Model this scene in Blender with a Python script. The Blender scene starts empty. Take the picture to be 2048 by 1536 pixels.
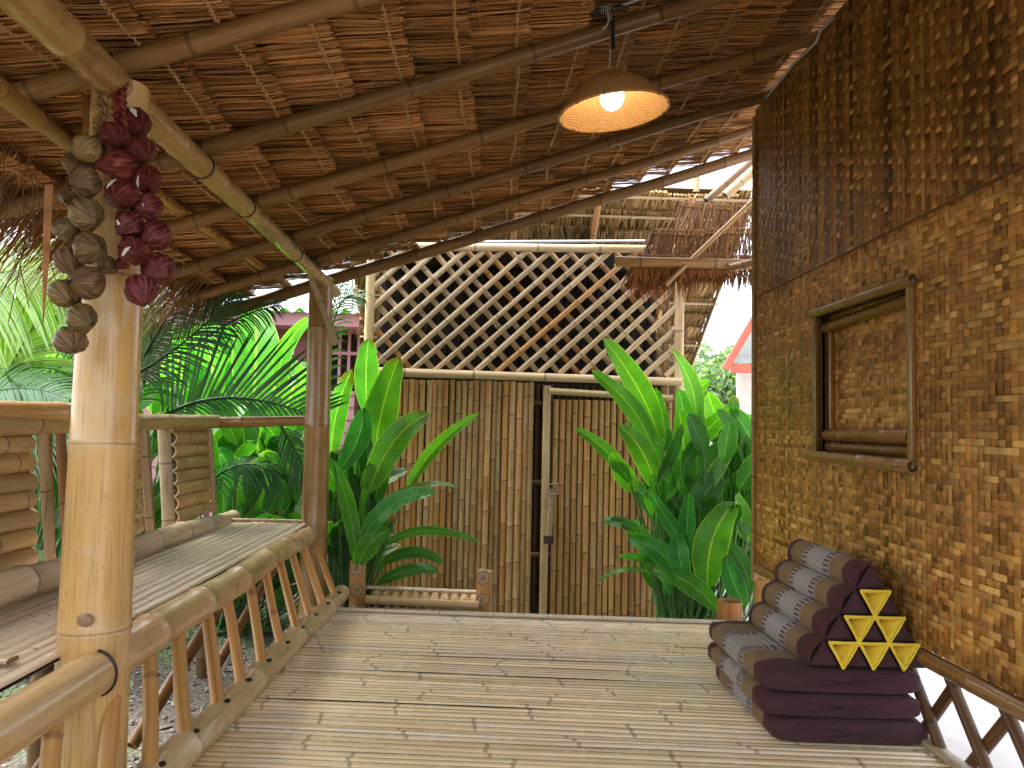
import bpy, math, random
import numpy as np
from mathutils import Vector, Matrix
R = math.radians
rnd = random.Random(7)
nr = np.random.default_rng(11)
scene = bpy.context.scene
col = scene.collection

# ------------------------------------------------------------------ camera
FPX, PX0, PY0 = 1480.0, 1024.0, 768.0
CAMH = 1.05
YAW, PITCH, ROLL = -math.atan(39/1480), math.atan(87/1480), 0.022
cam_d = bpy.data.cameras.new('camera')
cam = bpy.data.objects.new('camera', cam_d); col.objects.link(cam)
cam_d.sensor_width = 36; cam_d.lens = FPX/2048*36
cam_d.clip_start = 0.02; cam_d.clip_end = 500
CM = Matrix.Translation((0, 0, CAMH)) @ Matrix.Rotation(YAW, 4, 'Z') @ Matrix.Rotation(math.pi/2+PITCH, 4, 'X') @ Matrix.Rotation(ROLL, 4, 'Z')
cam.matrix_world = CM
scene.camera = cam
C3 = CM.to_3x3()

def ray(px, py):
    return C3 @ Vector(((px-PX0)/FPX, -(py-PY0)/FPX, -1.0))
def W(px, py, Y):
    """world point on the plane at distance Y that shows at that place"""
    d = ray(px, py); return Vector((0, 0, CAMH)) + d*(Y/d.y)
def WX(px, py, X):
    d = ray(px, py); return Vector((0, 0, CAMH)) + d*(X/d.x)
def WZ(px, py, Z):
    d = ray(px, py); return Vector((0, 0, CAMH)) + d*((Z-CAMH)/d.z)

# ------------------------------------------------------------------ world and sun (bright overcast)
world = bpy.data.worlds.new('World'); scene.world = world; world.use_nodes = True
wn = world.node_tree; wn.nodes.clear()
SUN_EL, SUN_ROT = R(62), R(292)       # sun high to the left, veiled by cloud
sky = wn.nodes.new('ShaderNodeTexSky'); sky.sky_type = 'NISHITA'; sky.sun_disc = False
sky.sun_elevation = SUN_EL; sky.sun_rotation = SUN_ROT
sky.air_density = 1.0; sky.dust_density = 4.0; sky.ozone_density = 1.0
hs = wn.nodes.new('ShaderNodeHueSaturation'); hs.inputs['Saturation'].default_value = 0.35
bg = wn.nodes.new('ShaderNodeBackground'); bg.inputs['Strength'].default_value = 0.15
wo = wn.nodes.new('ShaderNodeOutputWorld')
wn.links.new(sky.outputs[0], hs.inputs['Color']); wn.links.new(hs.outputs[0], bg.inputs[0]); wn.links.new(bg.outputs[0], wo.inputs[0])
sd = bpy.data.lights.new('sun', 'SUN'); sd.energy = 1.3; sd.angle = R(40); sd.color = (1.0, 0.95, 0.86)
sun = bpy.data.objects.new('sun', sd); col.objects.link(sun)
sx, sy, sz = math.sin(SUN_ROT)*math.cos(SUN_EL), math.cos(SUN_ROT)*math.cos(SUN_EL), math.sin(SUN_EL)
sun.rotation_euler = Vector((sx, sy, sz)).to_track_quat('Z', 'Y').to_euler()
sun.location = (-6, -8, 12)
vs = scene.view_settings
vs.view_transform = 'Standard'; vs.look = 'None'; vs.gamma = 1; vs.exposure = 2.45
scene.cycles.max_bounces = 8; scene.cycles.diffuse_bounces = 5; scene.cycles.transmission_bounces = 4
scene.cycles.transparent_max_bounces = 6
scene.cycles.sample_clamp_indirect = 6
scene.cycles.use_denoising = True

# ------------------------------------------------------------------ mesh collector
class MB:
    def __init__(s):
        s.v = []; s.q = []; s.t = []; s.uv = []; s.c = []; s.n = 0; s.qm = []; s.tm = []
    def add(s, v, faces, uv=None, c=(1, 1, 1), m=0):
        v = np.asarray(v, float).reshape(-1, 3); n = len(v)
        s.v.append(v)
        s.uv.append(np.zeros((n, 2)) if uv is None else np.asarray(uv, float).reshape(-1, 2))
        c = np.asarray(c, float)
        s.c.append(np.tile(c, (n, 1)) if c.ndim == 1 else c)
        f = np.asarray(faces, int)
        if f.shape[1] == 4: s.q.append(f+s.n); s.qm.append(np.full(len(f), m))
        else: s.t.append(f+s.n); s.tm.append(np.full(len(f), m))
        s.n += n
    def build(s, name, mats, parent=None, smooth=True):
        if not isinstance(mats, (list, tuple)): mats = [mats]
        V = np.concatenate(s.v); UV = np.concatenate(s.uv); Cc = np.concatenate(s.c)
        q = np.concatenate(s.q) if s.q else np.zeros((0, 4), int)
        t = np.concatenate(s.t) if s.t else np.zeros((0, 3), int)
        qm = np.concatenate(s.qm) if s.qm else np.zeros(0, int)
        tm = np.concatenate(s.tm) if s.tm else np.zeros(0, int)
        me = bpy.data.meshes.new(name)
        me.vertices.add(len(V)); me.vertices.foreach_set('co', V.astype(np.float32).ravel())
        L = np.concatenate([q.ravel(), t.ravel()]).astype(np.int32)
        me.loops.add(len(L)); me.loops.foreach_set('vertex_index', L)
        nf = len(q)+len(t); me.polygons.add(nf)
        st = np.concatenate([np.arange(len(q))*4, len(q)*4+np.arange(len(t))*3]).astype(np.int32)
        me.polygons.foreach_set('loop_start', st)
        me.polygons.foreach_set('material_index', np.concatenate([qm, tm]).astype(np.int32))
        me.polygons.foreach_set('use_smooth', np.full(nf, smooth))
        ul = me.uv_layers.new(name='UVMap'); ul.data.foreach_set('uv', UV[L].astype(np.float32).ravel())
        ca = me.color_attributes.new('Col', 'FLOAT_COLOR', 'POINT')
        ca.data.foreach_set('color', np.hstack([Cc, np.ones((len(Cc), 1))]).astype(np.float32).ravel())
        for m in mats: me.materials.append(m)
        me.update(calc_edges=True); me.validate()
        o = bpy.data.objects.new(name, me); col.objects.link(o)
        if parent is not None: o.parent = parent; o.matrix_parent_inverse = parent.matrix_world.inverted()
        return o

def tag(o, label, cat, group=None, kind=None):
    o['label'] = label; o['category'] = cat
    if group: o['group'] = group
    if kind: o['kind'] = kind
    return o
def thing(name, label, cat, loc=(0, 0, 0), group=None):
    o = bpy.data.objects.new(name, None); col.objects.link(o); o.location = loc
    o.matrix_world = Matrix.Translation(loc); o.empty_display_size = 0.1
    return tag(o, label, cat, group)
def struct(o):
    o['kind'] = 'structure'; return o

def frame(d):
    d = np.asarray(d, float); d = d/np.linalg.norm(d)
    a = np.array([0, 0, 1.0]) if abs(d[2]) < 0.9 else np.array([0, 1.0, 0])
    x = np.cross(a, d); x /= np.linalg.norm(x); y = np.cross(d, x)
    return x, y, d

GRID = {}
def gridfaces(rows, cols, wrap=False):
    k = (rows, cols)
    if k not in GRID:
        i, j = np.meshgrid(np.arange(rows-1), np.arange(cols-1), indexing='ij')
        a = (i*cols+j).ravel(); GRID[k] = np.stack([a, a+1, a+cols+1, a+cols], 1)
    return GRID[k]

def culm(mb, p0, p1, r0, r1=None, segs=16, node=0.3, bend=0.0, tint=None, cap=True, m=0, mcap=None, wob=0.0, off=None, nodeh=0.05, flat=None):
    """round bamboo culm with node rings; UV u round, v counts internodes"""
    p0 = np.array(p0, float); p1 = np.array(p1, float)
    r1 = r0 if r1 is None else r1
    Lg = np.linalg.norm(p1-p0)
    if tint is None:
        k = rnd.uniform(.82, 1.1); h = rnd.uniform(-.05, .05); tint = (k*(1+h*.5), k, k*(1-h*1.5))
    x, y, d = frame(p1-p0)
    off = rnd.uniform(0.1, 0.9)*node if off is None else off
    ts = {0.0, Lg}; ns = []
    s = off
    while s < Lg-.004:
        if s > .004:
            ns.append(s)
        s += node*rnd.uniform(.93, 1.07)
    w = min(.007, r0*.22)
    rows = [(0.0, 1.0, 0)]
    k = 0; last = 0.0
    pts = []
    for s in ns:
        for f in (.35, .7):
            pts.append((last+(s-last)*f, 1.0))
        pts += [(s-w*1.6, 1.0), (s-w*.6, 1+nodeh), (s, 1+nodeh*.35), (s+w*.7, 1+nodeh*.8), (s+w*1.8, 1.0)]
        last = s
    for f in (.35, .7): pts.append((last+(Lg-last)*f, 1.0))
    pts = [(0, 1.0)]+[p for p in pts if 0 < p[0] < Lg]+[(Lg, 1.0)]
    pts.sort()
    ns_ = np.array([-(node-off)]+ns+[max(ns[-1] if ns else off, Lg-.001)+node])
    idx = np.arange(len(ns_))
    S = np.array([p[0] for p in pts]); Rm = np.array([p[1] for p in pts])
    vv = np.interp(S, ns_, idx)+rnd.randint(0, 40)
    bd = rnd.uniform(0, 6.28); T = S/Lg
    cen = p0[None]+(p1-p0)[None]*T[:, None]
    bvec = x*math.cos(bd)+y*math.sin(bd)
    cen = cen+bvec[None]*(4*T*(1-T)*bend)[:, None]
    if wob:
        ph = rnd.uniform(0, 6); cen = cen+(x*wob)[None]*np.sin(S*5+ph)[:, None]+(y*wob)[None]*np.cos(S*4.1+ph)[:, None]
    rr = (r0+(r1-r0)*T)*Rm
    th = np.linspace(0, 2*math.pi, segs+1)
    ovr = 1+.02*math.sin(bd)
    ring = x[None]*np.cos(th)[:, None]*ovr+y[None]*np.sin(th)[:, None]
    V = cen[:, None]+ring[None]*rr[:, None, None]
    U = np.tile(th/(2*math.pi), (len(S), 1))+rnd.randint(0, 50)
    uv = np.stack([U, np.tile(vv[:, None], (1, segs+1))], 2)
    mb.add(V.reshape(-1, 3), gridfaces(len(S), segs+1), uv.reshape(-1, 2), tint, m)
    if cap:
        mc = m if mcap is None else mcap
        for e, sgn in ((0, 1), (-1, -1)):
            c = cen[e]; r = rr[e]
            rgs = [(1.0, 0), (.80, 0), (.76, .02), (.7, .04), (.001, .045)]
            Vc = np.concatenate([(c+d*sgn*min(dd, r)+ring*r*f) for f, dd in rgs])
            cc = np.concatenate([np.tile(np.array(tint)*q, (segs+1, 1)) for q in (.95, .8, .4, .22, .2)])  # tint falls off inward, painting the shade of the hollow end
            ff = gridfaces(len(rgs), segs+1)
            if sgn < 0: ff = ff[:, ::-1]
            mb.add(Vc, ff, np.tile([.3, .5], (len(Vc), 1)), cc, mc)
    return cen

def box(mb, a, b, c=(1, 1, 1), m=0):
    a = np.array(a, float); b = np.array(b, float); lo = np.minimum(a, b); hi = np.maximum(a, b)
    P = []
    F = []
    for ax in range(3):
        for sgn in (0, 1):
            u, w = (ax+1) % 3, (ax+2) % 3
            n = len(P)
            for (i, j) in ((0, 0), (1, 0), (1, 1), (0, 1)):
                p = [0, 0, 0]; p[ax] = (lo, hi)[sgn][ax]; p[u] = (lo, hi)[i][u]; p[w] = (lo, hi)[j][w]; P.append(p)
            f = [n, n+1, n+2, n+3]; F.append(f if sgn else f[::-1])
    uv = [(p[0]+p[1], p[2]) for p in P]
    mb.add(P, F, uv, c, m)

def bar(mb, p0, p1, w, h, c=(1, 1, 1), m=0, up=(0, 0, 1), vs_=0.3):
    """flat lath from p0 to p1; w across, h thick"""
    p0 = np.array(p0, float); p1 = np.array(p1, float); d = p1-p0; L = np.linalg.norm(d); d /= L
    up = np.array(up, float); s = np.cross(d, up); s /= np.linalg.norm(s); u = np.cross(s, d)
    cs = [(-w/2, -h*.3), (-w/2, h*.3), (-w*.3, h/2), (w*.3, h/2), (w/2, h*.3), (w/2, -h*.3), (w*.3, -h/2), (-w*.3, -h/2), (-w/2, -h*.3)]
    N = max(2, int(L/.25)+1); V = []; UV = []
    of = rnd.random(); ou = rnd.randint(0, 30)
    for i in range(N):
        t = i/(N-1)
        for k, (a, b) in enumerate(cs):
            V.append(p0+d*L*t+s*a+u*b); UV.append((ou+k/8*.3, of+t*L/vs_))
    mb.add(V, gridfaces(N, 9), UV, c, m)
    for e, fl in ((0, 1), (N-1, 0)):
        b0 = V[e*9:e*9+8]; cen = sum(b0)/8
        F = [[8, k, (k+1) % 8] if fl else [8, (k+1) % 8, k] for k in range(8)]
        mb.add(b0+[cen], F, None, np.array(c)*.8, m)

# ------------------------------------------------------------------ materials
def newmat(name):
    m = bpy.data.materials.new(name); m.use_nodes = True; nt = m.node_tree; nt.nodes.clear()
    o = nt.nodes.new('ShaderNodeOutputMaterial'); return m, nt, o
def N(nt, t, **kw):
    n = nt.nodes.new('ShaderNode'+t)
    for k, v in kw.items():
        if k in n.inputs: n.inputs[k].default_value = v
        else: setattr(n, k, v)
    return n
def lk(nt, a, b): nt.links.new(a, b)
def ramp(nt, fac, stops, interp='LINEAR'):
    r = nt.nodes.new('ShaderNodeValToRGB'); r.color_ramp.interpolation = interp
    while len(r.color_ramp.elements) < len(stops): r.color_ramp.elements.new(.5)
    for e, (p, c) in zip(r.color_ramp.elements, stops):
        e.position = p; e.color = (*c, 1) if len(c) == 3 else (c[0],)*3+(1,)
    lk(nt, fac, r.inputs[0]); return r.outputs[0]
def mathn(nt, op, a, b=None, c=None):
    n = nt.nodes.new('ShaderNodeMath'); n.operation = op
    for i, x in enumerate((a, b, c)):
        if x is None: continue
        if isinstance(x, (int, float)): n.inputs[i].default_value = x
        else: lk(nt, x, n.inputs[i])
    return n.outputs[0]
def mix(nt, fac, a, b, mode='MIX'):
    n = nt.nodes.new('ShaderNodeMix'); n.data_type = 'RGBA'; n.blend_type = mode
    for s, x in ((0, fac), (6, a), (7, b)):
        if isinstance(x, (int, float)): n.inputs[s].default_value = x
        elif isinstance(x, tuple): n.inputs[s].default_value = (*x, 1)
        else: lk(nt, x, n.inputs[s])
    return n.outputs[2]
def col_attr(nt):
    a = nt.nodes.new('ShaderNodeAttribute'); a.attribute_name = 'Col'; return a.outputs['Color']
def noise(nt, vec, scale, detail=4, rough=.55, dist=0):
    n = N(nt, 'TexNoise', Scale=scale, Detail=detail, Roughness=rough, Distortion=dist)
    if vec is not None: lk(nt, vec, n.inputs['Vector'])
    return n.outputs[0]

def bamboo_mat(name, base, dark, pale, rough=.32, nodec=.45, stain=.5, coat=.25, fibre=14, spot=.5, lw=1.0, streak=.75):
    m, nt, o = newmat(name)
    uv = N(nt, 'UVMap').outputs[0]
    tc = N(nt, 'TexCoord').outputs['Object']
    mp = N(nt, 'Mapping'); lk(nt, uv, mp.inputs[0]); mp.inputs['Scale'].default_value = (fibre, .55, 1)
    fib = noise(nt, mp.outputs[0], 3.0, 5, .65)
    mp2 = N(nt, 'Mapping'); lk(nt, uv, mp2.inputs[0]); mp2.inputs['Scale'].default_value = (2.6, .45, 1)
    big = noise(nt, mp2.outputs[0], 1.6, 3, .6, .4)
    blot = noise(nt, tc, 7, 5, .62)
    c1 = ramp(nt, big, [(.30, dark), (.46, base), (.60, base), (.74, pale)])
    f = ramp(nt, fib, [(.30, (.62, .56, .5)), (.5, (1, 1, 1)), (.8, (1.0, 1.0, 1.0))])
    c2 = mix(nt, streak, c1, f, 'MULTIPLY')
    st = ramp(nt, blot, [(.55, (0, 0, 0)), (.72, (1, 1, 1))])
    c3 = mix(nt, mathn(nt, 'MULTIPLY', st, stain), c2, mix(nt, .5, dark, pale))
    sp = ramp(nt, noise(nt, tc, 48, 3, .6), [(.66, (0, 0, 0)), (.74, (1, 1, 1))])
    c3 = mix(nt, mathn(nt, 'MULTIPLY', sp, spot), c3, (dark[0]*.45, dark[1]*.42, dark[2]*.4))
    # node line
    se = N(nt, 'SeparateXYZ'); lk(nt, uv, se.inputs[0])
    wv = mathn(nt, 'ADD', se.outputs[1], mathn(nt, 'MULTIPLY', mathn(nt, 'SUBTRACT', blot, .5), .02))
    fr = mathn(nt, 'ABSOLUTE', mathn(nt, 'SUBTRACT', mathn(nt, 'FRACT', mathn(nt, 'ADD', wv, .5)), .5))
    ln = ramp(nt, fr, [(0.0, (1, 1, 1)), (.011*lw, (.8, .8, .8)), (.022*lw, (0, 0, 0))])
    halo = ramp(nt, fr, [(0.0, (1, 1, 1)), (.09, (0, 0, 0))])
    c4 = mix(nt, mathn(nt, 'MULTIPLY', halo, .18), c3, pale)
    c4 = mix(nt, mathn(nt, 'MULTIPLY', ln, nodec), c4, (dark[0]*.3, dark[1]*.28, dark[2]*.25))
    c5 = mix(nt, 1.0, c4, col_attr(nt), 'MULTIPLY')
    b = N(nt, 'BsdfPrincipled'); lk(nt, c5, b.inputs['Base Color'])
    rg = ramp(nt, blot, [(.3, (rough*.75,)*3), (.7, (min(1, rough*1.5),)*3)]); lk(nt, rg, b.inputs['Roughness'])
    b.inputs['Coat Weight'].default_value = coat; b.inputs['Coat Roughness'].default_value = .15; b.inputs['Specular IOR Level'].default_value = .3
    bp = N(nt, 'Bump', Strength=.25, Distance=.002); lk(nt, fib, bp.inputs['Height'])
    lk(nt, bp.outputs[0], b.inputs['Normal'])
    lk(nt, b.outputs[0], o.inputs[0]); return m

M = {}
M['post'] = bamboo_mat('varnished_post_bamboo', (.66, .41, .15), (.56, .35, .14), (.74, .64, .48), .27, .6, .8, .45, 22, .5, .35, .95)
M['postdark'] = bamboo_mat('brown_post_bamboo', (.33, .19, .065), (.20, .11, .038), (.44, .28, .12), .25, .7, .4, .5, 10, .35, .35)
M['rail'] = bamboo_mat('pale_rail_bamboo', (.55, .40, .21), (.42, .27, .12), (.74, .64, .47), .26, .4, .6, .5, 10, .5, .5)
M['spindle'] = bamboo_mat('golden_spindle_bamboo', (.60, .33, .11), (.44, .22, .07), (.66, .46, .22), .35, .5, .4, .2, 6, .35)
M['weath'] = bamboo_mat('weathered_bamboo', (.52, .42, .29), (.28, .20, .12), (.64, .57, .46), .45, .7, .7, .1, 8, .8)
M['backr'] = bamboo_mat('backrest_bamboo', (.50, .33, .14), (.33, .19, .07), (.56, .45, .27), .35, .7, .6, .2, 8, .5)
M['rafter'] = bamboo_mat('smoky_rafter_bamboo', (.24, .125, .042), (.12, .062, .022), (.32, .18, .07), .4, .6, .5, .15, 8, .4)
M['fence'] = bamboo_mat('fence_bamboo', (.62, .37, .145), (.44, .21, .06), (.70, .56, .36), .45, .75, .7, .08, 4, .7)
M['lattice'] = bamboo_mat('lattice_bamboo', (.58, .44, .27), (.44, .28, .13), (.68, .58, .43), .45, .7, .5, .05, 4, .5)
M['slat'] = bamboo_mat('bench_slat_bamboo', (.58, .49, .37), (.42, .32, .21), (.74, .68, .58), .34, .7, .6, .35, 4, .6, .8, .5)
M['floorb'] = bamboo_mat('floor_split_bamboo', (.88, .73, .50), (.80, .60, .33), (.88, .82, .70), .22, .65, .35, .8, 3, .35, .8, .32)
M['dark'] = bamboo_mat('old_dark_bamboo', (.10, .06, .03), (.05, .03, .018), (.14, .09, .05), .5, .6, .5, .05, 6, .4)

def simple(name, c, rough=.6, ns=0, var=.2, bump=0, metal=0, coat=0, attr=False, bd=.003):
    m, nt, o = newmat(name)
    b = N(nt, 'BsdfPrincipled', Roughness=rough, Metallic=metal); b.inputs['Coat Weight'].default_value = coat
    tc = N(nt, 'TexCoord').outputs['Object']
    nz = noise(nt, tc, ns or 8, 5, .6)
    r = ramp(nt, nz, [(.3, tuple(x*(1-var) for x in c)), (.7, tuple(min(1, x*(1+var)) for x in c))])
    if attr: r = mix(nt, 1.0, r, col_attr(nt), 'MULTIPLY')
    lk(nt, r, b.inputs['Base Color'])
    if bump:
        bp = N(nt, 'Bump', Strength=bump, Distance=bd); lk(nt, nz, bp.inputs['Height']); lk(nt, bp.outputs[0], b.inputs['Normal'])
    lk(nt, b.outputs[0], o.inputs[0]); return m

def fibre_mat(name, c, rough=.65, trans=0.0):
    """dry grass / woven strip: tint from attribute plus fine fibres along v"""
    m, nt, o = newmat(name)
    uv = N(nt, 'UVMap').outputs[0]
    mp = N(nt, 'Mapping'); lk(nt, uv, mp.inputs[0]); mp.inputs['Scale'].default_value = (60, 6, 1)
    f = noise(nt, mp.outputs[0], 4, 4, .6)
    k = ramp(nt, f, [(.3, tuple(x*.7 for x in c)), (.65, tuple(min(1, x*1.15) for x in c))])
    k = mix(nt, 1.0, k, col_attr(nt), 'MULTIPLY')
    b = N(nt, 'BsdfPrincipled', Roughness=rough); lk(nt, k, b.inputs['Base Color']); b.inputs['Specular IOR Level'].default_value = .15
    lk(nt, b.outputs[0], o.inputs[0])
    return m
M['thatch'] = fibre_mat('dry_grass_thatch', (.46, .225, .08), .5)
M['thatchbg'] = fibre_mat('sunlit_grass_thatch', (.50, .33, .14), .6)  # paler copy of the thatch, brighter light put into its colour
M['twine'] = simple('thatch_twine', (.45, .27, .11), .7, 60, .3)
M['wire'] = simple('black_wire', (.015, .014, .013), .5)
M['voiddark'] = simple('void_shade', (.02, .014, .01), .9)  # near black, paints the shade of gaps, holes and unlit rooms

# woven strips
def weave_mat():
    m, nt, o = newmat('woven_bamboo_strip')
    uv = N(nt, 'UVMap').outputs[0]
    mp = N(nt, 'Mapping'); lk(nt, uv, mp.inputs[0]); mp.inputs['Scale'].default_value = (22, 2.2, 1)
    f = noise(nt, mp.outputs[0], 3, 5, .7)
    k = ramp(nt, f, [(.28, (.52, .46, .38)), (.5, (.95, .95, .95)), (.75, (1.1, 1.1, 1.1))])
    k = mix(nt, 1.0, k, col_attr(nt), 'MULTIPLY')
    tc = N(nt, 'TexCoord').outputs['Object']
    bl = ramp(nt, noise(nt, tc, 3.2, 5, .6), [(.35, (.72, .66, .6)), (.6, (1.08, 1.05, 1.0))])
    k = mix(nt, 1.0, k, bl, 'MULTIPLY')
    b = N(nt, 'BsdfPrincipled'); lk(nt, k, b.inputs['Base Color'])
    lk(nt, ramp(nt, f, [(.3, (.42,)*3), (.7, (.22,)*3)]), b.inputs['Roughness'])
    b.inputs['Coat Weight'].default_value = .12; b.inputs['Coat Roughness'].default_value = .2; b.inputs['Specular IOR Level'].default_value = .35
    bp = N(nt, 'Bump', Strength=.35, Distance=.002); lk(nt, f, bp.inputs['Height']); lk(nt, bp.outputs[0], b.inputs['Normal'])
    lk(nt, b.outputs[0], o.inputs[0]); return m
M['weave'] = weave_mat()

def leaf_mat(name, c, under, mid, trans=.45, rough=.35, vein=26):
    m, nt, o = newmat(name)
    uv = N(nt, 'UVMap').outputs[0]; se = N(nt, 'SeparateXYZ'); lk(nt, uv, se.inputs[0])
    au = mathn(nt, 'ABSOLUTE', se.outputs[0])
    ph = mathn(nt, 'ADD', se.outputs[1], mathn(nt, 'MULTIPLY', mathn(nt, 'POWER', au, 1.3), -.05))
    wv = mathn(nt, 'SINE', mathn(nt, 'MULTIPLY', ph, vein*14))
    tc = N(nt, 'TexCoord').outputs['Object']
    nz = noise(nt, tc, 9, 4, .6)
    base = ramp(nt, nz, [(.3, tuple(x*.75 for x in c)), (.7, tuple(x*1.2 for x in c))])
    base = mix(nt, mathn(nt, 'MULTIPLY', mathn(nt, 'ADD', wv, 1.0), .17), base, tuple(x*.55 for x in c))
    geo = N(nt, 'NewGeometry')
    base = mix(nt, mathn(nt, 'MULTIPLY', geo.outputs['Backfacing'], .55), base, under)
    ml = ramp(nt, au, [(.0, (1, 1, 1)), (.035, (.9, .9, .9)), (.075, (0, 0, 0))])
    base = mix(nt, mathn(nt, 'MULTIPLY', ml, .6), base, mid)
    ed = ramp(nt, au, [(.93, (0, 0, 0)), (.98, (1, 1, 1))])
    base = mix(nt, mathn(nt, 'MULTIPLY', ed, .75), base, mid)
    base = mix(nt, 1.0, base, col_attr(nt), 'MULTIPLY')
    b = N(nt, 'BsdfPrincipled', Roughness=rough); lk(nt, base, b.inputs['Base Color'])
    b.inputs['Coat Weight'].default_value = .15
    tb = N(nt, 'BsdfTranslucent'); lk(nt, mix(nt, 1.0, base, (1.5, 1.7, .6), 'MULTIPLY'), tb.inputs[0])
    bp = N(nt, 'Bump', Strength=.6, Distance=.005); lk(nt, wv, bp.inputs['Height'])
    lk(nt, bp.outputs[0], b.inputs['Normal'])
    ms = N(nt, 'MixShader'); ms.inputs[0].default_value = trans
    lk(nt, b.outputs[0], ms.inputs[1]); lk(nt, tb.outputs[0], ms.inputs[2]); lk(nt, ms.outputs[0], o.inputs[0])
    return m
M['leaf'] = leaf_mat('paddle_leaf', (.060, .25, .018), (.10, .30, .05), (.30, .50, .08))
M['palm'] = leaf_mat('palm_leaflet', (.035, .12, .03), (.08, .2, .06), (.2, .34, .1), .3, .3, 1)
M['stem'] = simple('green_stem', (.10, .24, .05), .45, 20, .3, attr=True)
M['deadleaf'] = simple('dry_leaf', (.30, .17, .07), .7, 20, .4, attr=True)

# ================================================================== SETTING
GZ = -0.45
def ground_mat():
    m, nt, o = newmat('gravel_soil')
    tc = N(nt, 'TexCoord').outputs['Object']
    a = noise(nt, tc, 1.3, 5, .6); g = noise(nt, tc, 38, 4, .7); v = N(nt, 'TexVoronoi', Scale=34); lk(nt, tc, v.inputs['Vector'])
    c = ramp(nt, g, [(.3, (.03, .024, .019)), (.5, (.08, .066, .053)), (.72, (.20, .18, .16))])
    soil = ramp(nt, a, [(.4, (.07, .057, .045)), (.62, (.14, .12, .10))])
    c = mix(nt, .5, c, soil)
    gr = ramp(nt, noise(nt, tc, .7, 3, .6), [(.50, (0, 0, 0)), (.58, (1, 1, 1))])
    c = mix(nt, mathn(nt, 'MULTIPLY', gr, .6), c, (.07, .12, .035))
    b = N(nt, 'BsdfPrincipled', Roughness=.9); lk(nt, c, b.inputs['Base Color'])
    bp = N(nt, 'Bump', Strength=.8, Distance=.02); lk(nt, v.outputs[0], bp.inputs['Height']); lk(nt, bp.outputs[0], b.inputs['Normal'])
    lk(nt, b.outputs[0], o.inputs[0]); return m
mb = MB()
mb.add([(-150, -60, GZ), (150, -60, GZ), (150, 240, GZ), (-150, 240, GZ)], [[0, 1, 2, 3]])
struct(mb.build('ground', ground_mat()))
# pale sandy path beside the porch
mb = MB()
mb.add([(1.62, -8, GZ+.006), (9, -8, GZ+.006), (9, 16, GZ+.006), (2.2, 16, GZ+.006), (1.75, 6, GZ+.006)], [[0, 1, 2], [0, 2, 4], [4, 2, 3]])
struct(mb.build('path', simple('pale_concrete_path', (.56, .52, .50), .85, 5, .12, .3)))
# pebbles and fallen scraps
mb = MB()
ico = np.array([(1, 0, 0), (-1, 0, 0), (0, 1, 0), (0, -1, 0), (0, 0, 1), (0, 0, -1)], float)
icf = np.array([(0, 2, 4), (2, 1, 4), (1, 3, 4), (3, 0, 4), (2, 0, 5), (1, 2, 5), (3, 1, 5), (0, 3, 5)])
for i in range(6500):
    x = rnd.uniform(-3.6, -.3); y = rnd.uniform(.8, 8.0); s = rnd.uniform(.006, .02)*(1.0 if rnd.random() < .92 else 1.7)
    j = ico*np.array([s*rnd.uniform(.7, 1.5), s*rnd.uniform(.7, 1.5), s*.6]); a = rnd.uniform(0, 6.28)
    ca, sa = math.cos(a), math.sin(a)
    j = np.stack([j[:, 0]*ca-j[:, 1]*sa, j[:, 0]*sa+j[:, 1]*ca, j[:, 2]], 1)+nr.normal(0, s*.15, (6, 3))
    g = rnd.uniform(.25, 1.3)
    mb.add(j+np.array([x, y, GZ+s*.3]), icf, None, (g, g*rnd.uniform(.9, 1), g*rnd.uniform(.8, .98)))
tag(mb.build('gravel', simple('pebble', (.20, .185, .16), .8, 30, .3, attr=True), smooth=False), 'loose grey pebbles strewn on the soil under the bench', 'gravel', kind='stuff')
# grass patch
mb = MB()
for i in range(9000):
    x = rnd.gauss(-2.2, .9); y = rnd.gauss(6.6, .9); h = rnd.uniform(.02, .07); a = rnd.uniform(0, 6.28); w = .004
    dx, dy = math.cos(a)*w, math.sin(a)*w; lx, ly = rnd.gauss(0, .02), rnd.gauss(0, .02)
    g = rnd.uniform(.6, 1.4)
    mb.add([(x-dx, y-dy, GZ), (x+dx, y+dy, GZ), (x+lx, y+ly, GZ+h)], [[0, 1, 2]], None, (g, g, g))
tag(mb.build('grass', simple('grass_blade', (.12, .26, .06), .6, 10, .2, attr=True)), 'short bright grass on the soil beyond the bench', 'grass', kind='stuff')

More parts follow.
